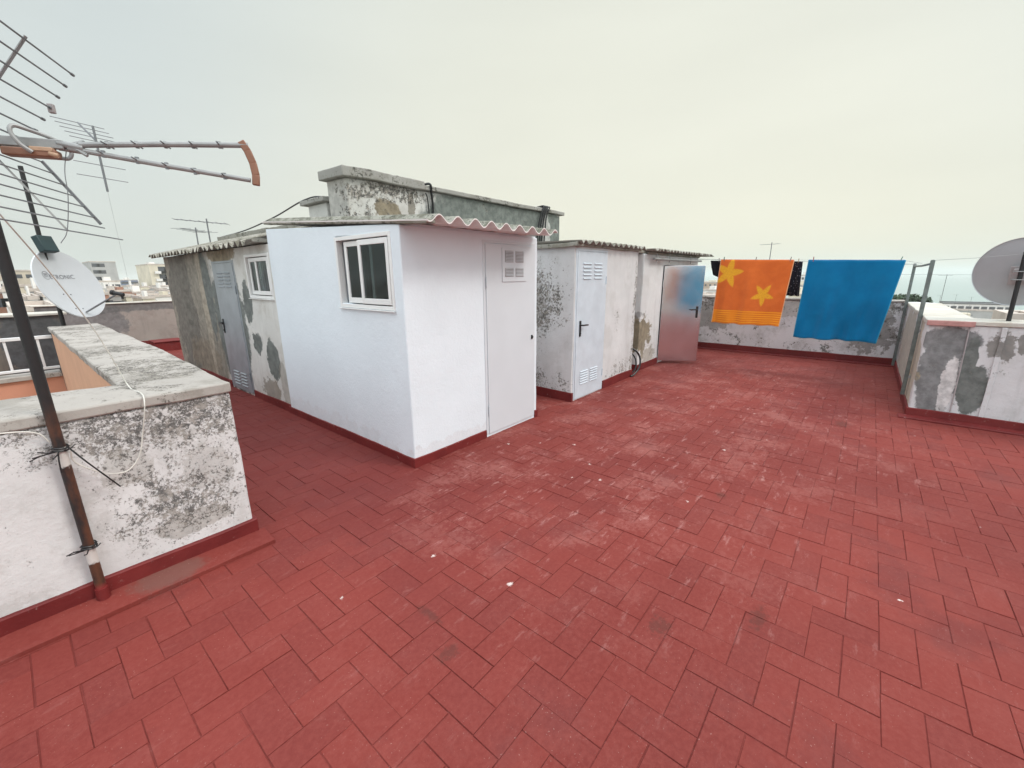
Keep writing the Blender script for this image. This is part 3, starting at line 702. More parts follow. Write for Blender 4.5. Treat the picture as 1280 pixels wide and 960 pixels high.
bm = nb(); tube(bm, [(6.462, -.885, .0), (6.460, -.88, .55), (6.463, -.868, 1.04)], .006, 7); obj('conduit', bm, M['cap'], t)
bm = nb(); rbox(bm, 6.452, 6.475, -1.135, -1.095, .10, 1.05, .07, .006); obj('plaster_ridge', bm, M['right_wall'], t, bevel=.004)
t = thing('parapet', 'brown stained masonry wall at the back left beyond the light well', 'parapet', (1, 13.3, 0), 'parapets of the terrace')
bm = nb(); rbox(bm, .45, 4.4, 13.2, 13.4, -.02, 1.06, .2, .012); obj('wall', bm, M['masonry'], t, bevel=.012)
bm = nb(); rbox(bm, .4, 4.4, 13.17, 13.43, 1.06, 1.085, .1, .006); obj('coping', bm, M['coping_pale'], t, bevel=.006)
bm = nb(); rbox(bm, 1.2, 4.2, 13.17, 13.21, -.004, .16, .15, .02); obj('skirting', bm, M['skirt'], t)
t = thing('parapet', 'dark stained wall with a pale ledge behind the white railing', 'parapet', (-1, 9.2, 0), 'parapets of the terrace')
bm = nb(); rbox(bm, -3, .58, 9.2, 9.4, -.02, 1.10, .14, .010); obj('wall', bm, M['masonry_dark'], t, bevel=.012)
bm = nb(); rbox(bm, -3, .62, 9.16, 9.62, 1.10, 1.135, .1, .008); obj('coping', bm, M['coping_pale'], t, bevel=.006)
t = thing('plinth', 'small red painted plinth on the floor against the corner of the old shed', 'plinth', (2.15, 12.4, 0))
bm = nb(); rbox(bm, 2.08, 2.60, 12.2, 12.7, -.004, .20, .08, .008); obj('block', bm, M['skirt'], t, bevel=.01)
bm = nb(); rbox(bm, 2.06, 2.62, 12.18, 12.72, .201, .225, .08, .006); obj('rim', bm, M['skirt'], t, bevel=.006)

# ------------------------------------------------------------------ laundry frame
t = thing('clothesline_stand', 'steel clothes line frame of two posts and a crossbar against the right parapet', 'laundry frame', (8.4, -.51, 0))
for (xx, z0, z1) in ((7.03, .12, 1.735), (9.84, .02, 1.74)):
    bm = nb(); box(bm, xx-.020, xx+.020, -.533, -.493, z0, z1); box(bm, xx-.014, xx+.014, -.527, -.499, z1-.001, z1+.006)
    obj('post', bm, M['steel'], t, bevel=.003)
bm = nb(); tube(bm, [(7.04, -.513, 1.70), (8.4, -.513, 1.69), (9.83, -.513, 1.70)], .014, 8); obj('crossbar', bm, M['steel'], t)
for (xx, zz) in ((7.03, .35), (7.03, .92), (9.84, .9)): bm = nb(); box(bm, xx-.03, xx+.03, -.551, -.531, zz-.012, zz+.012); box(bm, xx+.02, xx+.034, -.55, -.50, zz-.01, zz+.01); obj('clamp', bm, M['steel_l'], t)
LX = 8.35
def lz(y): return 1.765 + (y+.51)*.0315
def wireline(name, pts, lab, r=.0022):
    bm = nb(); tube(bm, pts, r, 5); return tag(obj(name, bm, M['wire']), lab, 'clothes line', 'clothes lines')
wireline('clothes_line', [(LX, 2.86, 1.90), (LX, 2.3, lz(2.3)+.008), (LX, 1, lz(1)), (LX, -.3, lz(-.3)), (LX, -.51, 1.72)], 'thin clothes line that carries both beach towels')
wireline('clothes_line', [(LX+.62, 2.86, 1.90), (LX+.62, 1.5, 1.83), (LX+.62, -.51, 1.72)], 'thin clothes line behind the towels carrying dark garments')
wireline('clothes_line', [(LX+1.1, 2.86, 1.90), (LX+1.1, 1.2, 1.82), (LX+1.1, -.51, 1.72)], 'empty clothes line furthest from the camera')
wireline('clothes_line', [(7.03, -.51, 1.735), (6.8, -.82, 1.745), (6.65, -1.13, 1.77)], 'short line from the steel post to the satellite dish mast')
def cloth(name, mat, x, yt0, yt1, yb0, yb1, zt, zb, lab, cat, back=.16, fold=.018, ph=0., group=None, sag=.0):
    """towel hung over a line at x; y from yt0 (left) to yt1 at the top, yb0..yb1 at the hem"""
    bm = nb(); uvl = bm.loops.layers.uv.new('UVMap'); nu, nv = 44, 44
    def pt(i, v, sgn=-1):
        u = i/nu
        y = (yt0+(yt1-yt0)*u)*v + (yb0+(yb1-yb0)*u)*(1-v)
        z = zb+(zt(y)-zb)*v + (1-v)*sag*math.sin(math.pi*u)
        f = fold*((1-v)**.7)
        dx = f*(math.sin(u*9+ph)+.5*math.sin(u*19+ph*2+v*2)+.3*math.sin(u*37+ph*3-v*3)+.35*mnoise.noise(Vector((u*6, v*3, ph)))*2)
        dx += .004*mnoise.noise(Vector((u*14, v*14, ph)))
        z -= .006*abs(math.sin(u*math.pi*2.5))*v**6
        z += (1-v)**8*.006*math.sin(u*23+ph)
        return Vector((x - .006 + sgn*.0 + dx - .012*(1-v), y, z)), (u, v)
    G = [[None]*(nu+1) for _ in range(nv+1)]
    for j in range(nv+1):
        for i in range(nu+1):
            p, uv = pt(i, j/nv); G[j][i] = (bm.verts.new(p), uv)
    B = []
    nb_ = 8
    for j in range(nb_+1):
        row = []
        for i in range(nu+1):
            y = G[nv][i][0].co.y; s = j/nb_; y += ((yt0+yt1)/2-y)*.16*(.15+s)
            p = Vector((x+.008+.01*s*math.sin(i*.3+ph)*fold*40*.3, y, zt(y)+.003-back*s))
            row.append((bm.verts.new(p), (i/nu, 1+s*.2)))
        B.append(row)
    rows = G + B
    for A, C in zip(rows, rows[1:]):
        for i in range(nu):
            q = [A[i], A[i+1], C[i+1], C[i]]
            f = bm.faces.new([a[0] for a in q])
            for l, a in zip(f.loops, q): l[uvl].uv = a[1]
    o = obj(name, bm, mat, sharp=180)
    s = o.modifiers.new('solid', 'SOLIDIFY'); s.thickness = .006; s.offset = 0
    return tag(o, lab, cat, group)
cloth('beach_towel', M['orange'], LX, 2.115, 1.005, 2.165, 1.085, lz, .735, 'orange beach towel printed with yellow starfish hanging on the line', 'towel', ph=.3, fold=.03, group='beach towels')
cloth('beach_towel', M['blue'], LX, .82, -.335, .865, -.195, lambda y: lz(y)-.0, .575, 'plain deep blue beach towel hanging on the line beside the steel posts', 'towel', ph=1.9, fold=.045, group='beach towels')
lz2 = lambda y: 1.80+(y-1)*.035
cloth('garment', M['polka'], LX+.62, 1.35, .955, 1.30, .93, lz2, 1.22, 'black polka dot garment showing behind the right edge of the orange towel', 'garment', ph=2., fold=.03, group='dark garments on the line')
cloth('garment', M['blackcloth'], LX+.62, 2.45, 2.05, 2.38, 2.0, lz2, 1.60, 'plain black garment bunched behind the top left corner of the orange towel', 'garment', ph=4., fold=.03, group='dark garments on the line', sag=-.08)
# laundry standing right of the picture, mirrored in the steel door
def turn(o, x, y, a):
    o.location = (x, y, 0); o.rotation_euler = (0, 0, R(a))
c0 = lambda y: 1.93
turn(cloth('beach_towel', M['sky_blue'], 0, .72, -.22, .72, -.22, c0, .50, 'sky blue towel beyond the right edge, mirrored in the steel door', 'towel', ph=1., back=.6, group='beach towels'), 3.28, -2.28, 225)
turn(cloth('garment', M['slate'], .06, .66, -.20, .66, -.20, c0, 1.36, 'slate blue garment beyond the right edge, mirrored in the steel door', 'garment', ph=3., back=.3, group='beach towels'), 3.32, -2.24, 225)
turn(cloth('beach_towel', M['orange_plain'], 0, -.27, -.66, -.27, -.66, c0, .72, 'plain orange towel beyond the right edge, mirrored in the steel door', 'towel', ph=2., back=.5, group='beach towels'), 3.28, -2.28, 225)
bm = nb(); dd_ = Vector((math.cos(R(135)), math.sin(R(135)), 0)); tube(bm, [Vector((3.28, -2.28, 1.935))+dd_*1.3, Vector((3.28, -2.28, 1.935))-dd_*1.3], .003, 5)
for k_ in (-1, 1): tube(bm, [Vector((3.28, -2.28, 0))+dd_*1.3*k_, Vector((3.28, -2.28, 1.94))+dd_*1.3*k_], .016, 8)
tag(obj('clothesline_stand', bm, M['steel']), 'second clothes line stand beyond the right edge of the picture', 'laundry frame')
# pegs
def peg(x, y, z, tilt, col=None, lab=''):
    bm = nb(); u = Vector((0, math.sin(tilt), math.cos(tilt)))
    for s in (-1, 1): obox(bm, Vector((x+s*.006, y, z+.012)), X, u.cross(X).normalized(), u, .006, .010, .075)
    obox(bm, Vector((x, y, z+.012)), X, u.cross(X).normalized(), u, .010, .006, .01)
    return tag(obj('clothes_peg', bm, col or M['bottle_green'], bevel=.001), lab, 'clothes peg', 'clothes pegs')
M['peg_red'] = flat('red_peg', (.35, .06, .05), .5); M['peg_w'] = flat('wood_peg', (.42, .30, .18), .7); M['peg_g'] = flat('green_peg', (.05, .16, .12), .5)
for (y, tl, c, lab) in ((2.06, .05, 'peg_g', 'green clothes peg at the left end of the orange towel'), (1.56, -.15, 'bottle_green', 'brown clothes peg halfway along the orange towel'), (1.06, -.12, 'bottle_green', 'brown clothes peg at the right end of the orange towel'),
                        (.755, .0, 'peg_red', 'red clothes peg at the left end of the blue towel'), (-.28, -.25, 'peg_g', 'green clothes peg at the right end of the blue towel')):
    peg(LX, y, lz(y), tl, M[c], lab)
peg(LX+.62, 2.3, lz2(2.3), .1, M['bottle_green'], 'brown clothes peg holding the plain black garment')
peg(LX+.62, 1.02, lz2(1.02), 0, M['peg_w'], 'wooden clothes peg holding the polka dot garment')

# ------------------------------------------------------------------ satellite dishes
def dish(parent, C, az, el, rad, depth, mats, front=True):
    n = Vector((math.cos(R(el))*math.cos(R(az)), math.cos(R(el))*math.sin(R(az)), math.sin(R(el))))
    u = (-n).cross(Z).normalized(); v = u.cross(-n).normalized()
    k = depth/rad**2
    def S(a, b, off=0.): return C + u*a + v*b - n*(depth - k*(a*a+b*b)) + n*off
    bm = nb(); NR, NA = 14, 64
    cf = bm.verts.new(S(0, 0)); cb = bm.verts.new(S(0, 0, -.004)); pf = pb = None
    for i in range(1, NR+1):
        r = rad*i/NR
        f = [bm.verts.new(S(r*math.cos(2*math.pi*j/NA), r*math.sin(2*math.pi*j/NA))) for j in range(NA)]
        b = [bm.verts.new(S(r*math.cos(2*math.pi*j/NA), r*math.sin(2*math.pi*j/NA), -.004)) for j in range(NA)]
        for j in range(NA):
            j2 = (j+1) % NA
            if i == 1:
                bm.faces.new([cf, f[j2], f[j]]); q = bm.faces.new([cb, b[j], b[j2]]); q.material_index = 1
            else:
                bm.faces.new([pf[j], pf[j2], f[j2], f[j]]); q = bm.faces.new([pb[j], b[j], b[j2], pb[j2]]); q.material_index = 1
        pf, pb = f, b
    rr = rad+.006
    o1 = [bm.verts.new(S(rr*math.cos(2*math.pi*j/NA), rr*math.sin(2*math.pi*j/NA), -.014)) for j in range(NA)]
    for j in range(NA):
        j2 = (j+1) % NA
        bm.faces.new([pf[j], pf[j2], o1[j2], o1[j]]); bm.faces.new([o1[j], o1[j2], pb[j2], pb[j]])
    bmesh.ops.recalc_face_normals(bm, faces=bm.faces)
    obj('reflector', bm, mats, parent, sharp=50)
    return n, u, v, S
C = Vector((.671, 8.172, 1.541))
t = thing('satellite_dish', 'pale grey satellite dish with printed lettering and feed arm beyond the near parapet', 'satellite dish', (.5, 8.02, 1.0), 'satellite dishes')
n, u, v, S = dish(t, C, -44.7, 17.1, .45, .055, [M['dish'], M['dish_back']])
# lettering follows the bowl
def onp(px, py):
    r = ray(px, py); q = CAMP + r*((C-CAMP).dot(n)/r.dot(n)); return (q-C).dot(u), (q-C).dot(v)
cu = bpy.data.curves.new('lettering', 'FONT'); cu.body = 'ETRONIC'; cu.size = 1; cu.space_character = 1.06
to = bpy.data.objects.new('tmp_text', cu); COL.objects.link(to); bpy.context.view_layer.update()
me = bpy.data.meshes.new_from_object(to.evaluated_get(bpy.context.evaluated_depsgraph_get())); bpy.data.objects.remove(to)
a0, a1 = onp(66.5, 345.5), onp(98.5, 348.5)
xs = [q.co.x for q in me.vertices]; w0, w1 = min(xs), max(xs); sc = (a1[0]-a0[0])/(w1-w0)
bm = nb(); bm.from_mesh(me)
bmesh.ops.subdivide_edges(bm, edges=bm.edges, cuts=1)
sk = (a1[1]-a0[1])/(a1[0]-a0[0])
for q in bm.verts:
    a = a0[0]+(q.co.x-w0)*sc; b = a0[1]-.02+q.co.y*sc*1.0
    q.co = S(a, b, .0025)
bpy.data.meshes.remove(me)
obj('lettering', bm, M['ink'], t)
bm = nb(); lc = onp(60.5, 343.2); NN = 40
for j in range(NN):
    q = [S(lc[0]+rr*math.cos(2*math.pi*(j+e)/NN), lc[1]+rr*math.sin(2*math.pi*(j+e)/NN), .0025) for rr, e in ((.052, 0), (.052, 1), (.046, 1), (.046, 0))]
    if not 33 < j < 37: bm.faces.new([bm.verts.new(x) for x in q])
def strk(a, b, c, d):
    bm.faces.new([bm.verts.new(S(lc[0]+x, lc[1]+y, .0025)) for x, y in ((a, b), (c, b), (c, d), (a, d))])
for xx in (-.024, -.003, .018): strk(xx, -.024, xx+.007, .022)
strk(-.030, .016, .030, .023)
obj('emblem', bm, M['ink'], t)
for (px, py) in ((83.5, 366.5), (93, 366.7), (97, 385), (106, 385)):
    a, b = onp(px, py); bm = nb(); tube(bm, [S(a, b, 0), S(a, b, .006)], .007, 8); obj('bolt', bm, M['ink'], t)
rim = onp(110, 392.5); lnb = C + n*.40 - v*.30 + u*.02
r_ = ray(147, 367); lnb = CAMP + r_*((lnb-CAMP).dot(r_)/r_.dot(r_))
root_ = S(rim[0]*.93, rim[1]*.93, 0.01)
bm = nb(); tube(bm, [root_, lnb], .011, 8); obj('feed_arm', bm, M['rod'], t)
bm = nb(); d_ = (C-lnb).normalized(); tube(bm, [lnb-d_*.07, lnb-d_*.02, lnb+d_*.03, lnb+d_*.055], .026, 12); tube(bm, [lnb+d_*.05, lnb+d_*.075], .034, 14); tube(bm, [lnb-d_*.04-Z*.0, lnb-d_*.05-Z*.06], .014, 8)
obj('feed_horn', bm, M['black'], t)
px_, py_ = .50, 8.20
bm = nb(); tube(bm, [(px_, py_, PT), (px_, py_, 2.95)], .024, 10); obj('mast', bm, M['black'], t)
bx = C - n*.09 + v*.48
bm = nb(); obox(bm, Vector((px_+.03, py_-.06, 2.04)), u, n, v, .20, .08, .20); obj('clamp_box', bm, M['dkgreen'], t, bevel=.008)
bm = nb(); obox(bm, C - n*.12, u, n, v, .14, .12, .22); tube(bm, [C-n*.10, Vector((px_, py_, C.z))], .02, 8); obj('bracket', bm, M['steel_l'], t, bevel=.004)

C2 = Vector((6.80, -1.175, 1.595))
t = thing('satellite_dish', 'grey satellite dish seen from behind on a black mast, right edge', 'satellite dish', (6.65, -1.15, 1.1), 'satellite dishes')
n2, u2, v2, S2 = dish(t, C2, -14, 12, .345, .035, [M['dish'], M['dish_back']])
bm = nb(); tube(bm, [(6.655, -1.155, 1.10), (6.66, -1.145, 1.79)], .019, 12); obj('mast', bm, M['black'], t)
bm = nb(); obox(bm, Vector((6.70, -1.155, 1.56)), n2, u2, v2, .07, .10, .14); obox(bm, Vector((6.735, -1.16, 1.56)), n2, u2, v2, .012, .15, .19)
obj('bracket', bm, M['cap'], t, bevel=.004)
for zz in (1.52, 1.60):
    bm = nb(); tube(bm, spline([(6.70, -1.10, zz), (6.640, -1.11, zz), (6.630, -1.15, zz), (6.64, -1.19, zz), (6.70, -1.21, zz)], 4), .005, 6); obj('u_bolt', bm, M['steel_l'], t)
r0 = S2(0, -.33, 0); l2 = C2 + n2*.33 - v2*.22
bm = nb(); tube(bm, [r0, l2], .009, 8); obj('feed_arm', bm, M['rod'], t)
bm = nb(); d_ = (C2-l2).normalized(); tube(bm, [l2-d_*.05, l2+d_*.05], .024, 12); obj('feed_horn', bm, M['black'], t)

# ------------------------------------------------------------------ near TV antenna on its rusty pole
MB_ = Vector((.05, 2.745, 0))
t = thing('antenna_mast', 'rusty pole with white paint patches strapped to the near parapet', 'pole', tuple(MB_))
bm = nb(); tube(bm, [MB_ + Z*(z) for z in (0, .5, 1.0, 1.6, 2.2, 2.75)], .0205, 16); pole = obj('pole', bm, M['rust'], t)
bm = nb(); tube(bm, [MB_+Z*.0, MB_+Z*.10], .029, 14, r2=.026); obj('collar', bm, M['skirt'], t)
for zz in (.845, .335):
    bm = nb()
    for k in range(2):
        c_ = MB_ + Z*(zz+k*.012)
        tube(bm, [c_ + Vector((.028*math.cos(a), .028*math.sin(a), .004*math.sin(a*2))) for a in [i*math.pi/6 for i in range(13)]], .004, 5)
    c_ = MB_ + Z*zz
    for (dx, dy, dz) in ((-.09, -.01, -.01), (-.07, -.02, .015), (-.03, -.05, -.02), (-.10, .02, -.03), (.05, -.03, .02)):
        if zz < .5: dx, dz = dx*.8, dz*.6
        tube(bm, spline([c_+Vector((dx*.2, -.025, 0)), c_+Vector((dx*.6, dy-.01, dz*.4)), c_+Vector((dx, dy, dz))], 4), .0028, 5)
    obj('cable_tie', bm, M['black'], t)
bm = nb()
tube(bm, spline([MB_+Vector((.03, -.025, .845)), MB_+Vector((.075, -.04, .76)), MB_+Vector((.16, -.02, .60))], 6), .0035, 6)
tube(bm, spline([MB_+Vector((-.01, -.026, .84)), MB_+Vector((-.015, -.03, .80)), MB_+Vector((-.018, -.03, .745))], 4), .0035, 6)
obj('cable_tie', bm, M['black'], t)
U = Vector((.874, -.488, 0)); V = Vector((.488, .874, 0)); O = Vector((.05, 2.72, 0))
def A(s, o, z): return O + U*s + V*o + Z*z
t = thing('television_antenna', 'big forked television antenna of aluminium booms and reflector grids at top left', 'antenna', tuple(A(0, 0, 2.1)), 'television antennas')
bm = nb(); obox(bm, A(.10, 0, 2.125), U, V, Z, .36, .022, .034); tube(bm, [A(.26, 0, 2.130), A(.34, 0, 2.118)], .014, 8); obj('main_boom', bm, M['steel_l'], t, bevel=.003)
bm = nb(); tube(bm, [A(.33, -.0, 2.130), A(.60, -.01, 2.155), A(.93, 0, 2.183)], .011, 10); obj('boom', bm, M['steel_l'], t)
bm = nb(); tube(bm, [A(.29, 0, 2.115), A(.60, .0, 2.075), A(.92, 0, 2.037)], .010, 10); obj('boom', bm, M['steel_l'], t)
bm = nb(); tube(bm, [A(.28, 0, 2.12), A(.34, .02, 2.150)], .007, 8); tube(bm, [A(.30, .0, 2.125), A(.35, -.01, 2.09)], .007, 8); tube(bm, [A(.26, .0, 2.11), A(.33, .02, 2.105)], .006, 8)
obj('fork_joint', bm, M['steel_l'], t)
bm = nb(); pts = [A(.905, 0, 2.195), A(.925, 0, 2.16), A(.94, 0, 2.11), A(.945, 0, 2.06), A(.94, 0, 2.018)]
for a, b in zip(pts, pts[1:]):
    dd = (b-a).normalized(); obox(bm, (a+b)/2, dd.cross(V).normalized(), V, dd, .030, .022, (b-a).length+.004)
obj('end_bracket', bm, M['brown'], t, bevel=.004)
for (s, z0) in ((.42, 2.138), (.52, 2.148), (.62, 2.157), (.72, 2.165), (.82, 2.174)):
    bm = nb(); tube(bm, [A(s, -.055, z0), A(s, .055, z0)], .003, 6); obox(bm, A(s, 0, z0), U, V, Z, .012, .012, .026); obj('director', bm, M['rod'], t)
for (s, z0) in ((.40, 2.103), (.51, 2.088), (.61, 2.074), (.71, 2.060), (.82, 2.048)):
    bm = nb(); tube(bm, [A(s, -.055, z0), A(s, .055, z0)], .003, 6); obox(bm, A(s, 0, z0), U, V, Z, .012, .012, .026); obj('director', bm, M['rod'], t)
bm = nb(); obox(bm, A(.175, 0, 2.087), U, V, Z, .165, .05, .030); obj('dipole_box', bm, M['brown'], t, bevel=.006)
bm = nb(); obox(bm, A(.215, -.01, 2.100), U, V, Z, .07, .035, .016); tube(bm, [A(.235, -.02, 2.088), A(.262, -.02, 2.078)], .010, 8); obj('connector', bm, M['brown_l'], t, bevel=.003)
lp = [A(.19, -.03, 2.085), A(.165, -.045, 2.11), A(.150, -.05, 2.15), A(.158, -.04, 2.172), A(.185, -.02, 2.168), A(.24, .03, 2.150), A(.275, .05, 2.118), A(.268, .04, 2.085), A(.24, 0, 2.078)]
bm = nb(); tube(bm, spline(lp, 8), .0075, 8); obj('dipole_loop', bm, M['steel_l'], t)
# reflector grids: lower one falls forward, upper one rises forward
bm = nb(); dw = (Vector((.15, 0, -.25))).normalized(); W = (U*dw.x + Z*dw.z); nW = W.cross(V).normalized()
obox(bm, A(.07, .0, 2.055)+W*.115, W, nW, V, .36, .003, .016); obj('grid_bar', bm, M['steel_l'], t, bevel=.001)
bm = nb(); obox(bm, A(.09, .25, 2.10)+W*.14, W, nW, V, .30, .012, .008); obj('grid_bar', bm, M['rod'], t, bevel=.001)
for k in range(8):
    p = A(.085, 0, 2.105) + W*(.0+.0525*k); hw = .255 if k < 7 else .34
    bm = nb(); tube(bm, [p - V*.75, p + V*hw], .0028, 6); obj('reflector_rod', bm, M['rod'], t)
W2 = (U*.11 + Z*.15).normalized()
for k in range(7):
    p = A(.055, 0, 2.185) + W2*(.058*k)
    bm = nb(); tube(bm, [p - V*.75, p + V*.25], .0035, 6); tube(bm, [p + V*.245, p + V*.262], .006, 8); obj('reflector_rod', bm, M['rod'], t)
    if k == 3:
        bm = nb(); obox(bm, p + V*.262 + Z*.0, U, V, Z, .022, .02, .036); obj('grid_clip', bm, M['cap'], t, bevel=.003)
bm = nb(); p = A(.055, -.05, 2.185); obox(bm, p + W2*.17, W2, W2.cross(V).normalized(), V, .38, .003, .016); obj('grid_bar', bm, M['steel_l'], t)
bm = nb(); obox(bm, A(.0, -.02, 2.125), U, V, Z, .09, .07, .06); obj('clamp', bm, M['steel_l'], t, bevel=.004)
bm = nb(); tube(bm, spline([CAMP + ray(a, b)*(2.6/ray(a, b).y) for a, b in ((83, 186), (81, 215), (85, 245), (84, 288), (76, 304))], 6), .0016, 5); obj('lead', bm, M['rod'], t)
# white coax
bm = nb()
e0 = A(-.25, .05, 2.25)
tp = at_z(161, 483, PT+.022)
f_ = [at_x(-1, 268, .02), ]
p1 = CAMP + ray(0, 268)*(2.62/ray(0, 268).y)
p2 = CAMP + ray(106, 396)*(2.98/ray(106, 396).y)
p15 = CAMP + ray(52, 328)*(2.78/ray(52, 328).y)
hang = [CAMP + ray(a, b)*(2.752/ray(a, b).y) for a, b in ((172, 512), (178, 545), (174, 570), (160, 588), (136, 592), (112, 586), (92, 576))]
ed = Vector((tp.x+.005, 2.757, PT+.018))
tube(bm, spline([p1+(p1-p15)*.7, p1, p15, p2, at_z(140, 440, PT+.12) if False else (p2+tp)/2+Z*.02, tp, ed] + hang[1:] + [MB_+Vector((.03, -.005, .83))], 8), .0030, 7)
hang2 = [CAMP + ray(a, b)*(2.752/ray(a, b).y) for a, b in ((-30, 545), (0, 542), (30, 540), (50, 543), (62, 553))]
tube(bm, spline(hang2, 8), .0032, 7)
tag(obj('coaxial_cable', bm, M['cable_w']), 'off-white cable drooping across the near parapet to the rusty pole', 'cable')

# far antennas
def yagi(name, base, top, boom, rods, lab, r=.012, hb=.9, n=7, mast_r=.02, mastm='rod'):
    t = thing(name, lab, 'antenna', tuple(base), 'television antennas')
    bm = nb(); tube(bm, [base, top], mast_r, 8); obj('mast', bm, M[mastm], t)
    bm = nb(); bd = Vector(boom).normalized(); L_ = Vector(boom).length; c_ = Vector(top) - Z*.1
    tube(bm, [c_-bd*L_*.4, c_+bd*L_*.6], r, 6); obj('boom', bm, M['rod'], t)
    rd = bd.cross(Z).normalized()
    for i in range(n):
        p = c_ + bd*L_*(-.38+.96*i/(n-1)); hh = hb*(1-.35*i/n)/2
        bm = nb(); tube(bm, [p-rd*hh, p+rd*hh], r*.5, 5); obj('element', bm, M['rod'], t)
    return t
# the small aerial left of the forked booms stands on the back parapet
q1 = CAMP + ray(121, 180)*(13.3/ray(121, 180).y)
tt = thing('television_antenna', 'small distant yagi aerial seen between the forked booms', 'antenna', (q1.x, 13.3, 1.0), 'television antennas')
bm = nb(); tube(bm, [(q1.x, 13.3, 1.0), (q1.x, 13.3, q1.z-.9)], .003, 6); obj('lower_mast', bm, M['wire'], tt)
bm = nb(); tube(bm, [(q1.x, 13.3, q1.z-.95), (q1.x, 13.3, q1.z+.35)], .022, 8); obj('mast', bm, M['rod'], tt)
e1 = CAMP + ray(97, 153)*(13.6/ray(97, 153).y); e2 = CAMP + ray(122, 178)*(13.3/ray(122, 178).y)
bm = nb(); tube(bm, [e1, e2], .018, 6); obj('boom', bm, M['rod'], tt)
rd = Vector((1, .1, -.04)).normalized()
for i in range(5):
    p = e1.lerp(e2, .02+i*.235); hw = .42; bm = nb(); tube(bm, [p-rd*hw, p+rd*hw], .008, 5); obj('element', bm, M['rod'], tt)
for dz in (-.42, -.68):
    p = Vector((q1.x-.02, 13.3, q1.z+dz)); bm = nb(); tube(bm, [p-rd*.42, p+rd*.42], .008, 5); obj('element', bm, M['rod'], tt)
q = CAMP + ray(262, 297)*(16/ray(262, 297).y)
yagi('television_antenna', (q.x, 16, 0), (q.x, 16, q.z+.55), (-1.2, .7, .1), 6, 'aerial with several crossed booms rising behind the old shed roof', hb=.7)
q = CAMP + ray(248, 300)*(16/ray(248, 300).y)
yagi('television_antenna', (q.x+.2, 17, 0), (q.x+.25, 17, q.z+.45), (-.9, -.9, .0), 5, 'thin single-boom aerial left of the crossed aerial behind the old shed', hb=.8, n=5)

# ------------------------------------------------------------------ the town, the sea, the air
GZ = -20
bm = nb(); S_ = 9000
for (a, b, c, d) in ((-S_, S_, -S_, S_),): bm.faces.new([bm.verts.new(p) for p in ((a, c, GZ), (b, c, GZ), (b, d, GZ), (a, d, GZ))])
M['ground'] = flat('dusty_ground', (.24, .22, .19), .9, 0, .2, .05)
o = obj('ground', bm, M['ground']); struct(o)
bm = nb(); cs = [(345, -S_+10), (S_-10, -S_+10), (S_-10, S_-10), (700, S_-10), (430, 400), (352, 100)]
bm.faces.new([bm.verts.new((a, b, GZ+.02)) for a, b in cs])
def mk_sea():
    m = MT('sea_water'); m.bump(m.noise(.3, 6, .6), .5, .3); return m.fin((.22, .31, .30), .3)
o = obj('sea', bm, mk_sea()); struct(o)
pal = {'white': (.74, .73, .70), 'cream': (.64, .59, .47), 'beige': (.50, .44, .35), 'brick': (.36, .18, .12), 'grey': (.40, .40, .39), 'tan': (.46, .35, .26), 'blue': (.16, .20, .30)}
for k, c_ in pal.items(): M['b_'+k] = flat('town_'+k, c_, .85, 0, .12, .25)
M['b_win'] = flat('town_window', (.05, .055, .065), .3)
M['b_roof'] = flat('town_roof', (.52, .46, .41), .9, 0, .2, .6)
M['b_dark'] = flat('town_dark_roof', (.10, .105, .11), .7)
def building(x0, x1, y0, y1, z1, col, lab, face, cols=4, storeys=4, frac=(0, 1), group=None, roofm='b_roof', shutters=False, hut=True, win=(1.1, 1.3), balc=False, tank=0, sh=3.0):
    """face: which side looks to the terrace, '-x' or '-y'"""
    t = thing('apartment_building', lab, 'building', ((x0+x1)/2, (y0+y1)/2, GZ), group)
    bm = nb(); box(bm, x0, x1, y0, y1, GZ+.03, z1); obj('wall', bm, M['b_'+col], t)
    bm = nb()
    for (a, b, c, d) in ((x0-.15, x1+.15, y0-.15, y0+.1), (x0-.15, x1+.15, y1-.1, y1+.15), (x0-.15, x0+.1, y0+.1, y1-.1), (x1-.1, x1+.15, y0+.1, y1-.1)): box(bm, a, b, c, d, z1+.001, z1+.45)
    box(bm, x0+.1, x1-.1, y0+.1, y1-.1, z1+.002, z1+.05)
    obj('roof', bm, M[roofm], t)
    if hut:
        w_ = (x1-x0); l_ = (y1-y0); cx_, cy_ = x0+w_*random.uniform(.3, .7), y0+l_*random.uniform(.3, .7)
        bm = nb(); box(bm, cx_-w_*.13, cx_+w_*.13, cy_-l_*.13, cy_+l_*.13, z1+.051, z1+random.uniform(.9, 2.2)); obj('roof_hut', bm, M['b_'+random.choice(['white', 'cream', col])], t)
    for s in range(storeys):
        zc = z1-1.6-s*sh
        if zc < GZ+1.5: break
        for c in range(cols):
            f = frac[0]+(frac[1]-frac[0])*(c+.5)/cols; bm = nb()
            if face == '-y':
                xc = x0+(x1-x0)*f; box(bm, xc-win[0]/2, xc+win[0]/2, y0-.04, y0+.1, zc-win[1]/2, zc+win[1]/2)
                if balc: bb = nb(); box(bb, xc-win[0], xc+win[0], y0-1.0, y0-.05, zc-win[1]/2-.9, zc-win[1]/2+.1)
            else:
                yc = y0+(y1-y0)*f; box(bm, x0-.04, x0+.1, yc-win[0]/2, yc+win[0]/2, zc-win[1]/2, zc+win[1]/2)
                if balc: bb = nb(); box(bb, x0-1.0, x0-.05, yc-win[0], yc+win[0], zc-win[1]/2-.9, zc-win[1]/2+.1)
            obj('window', bm, M['b_win'], t)
            if balc: obj('balcony', bb, M['b_white'], t)
    return t
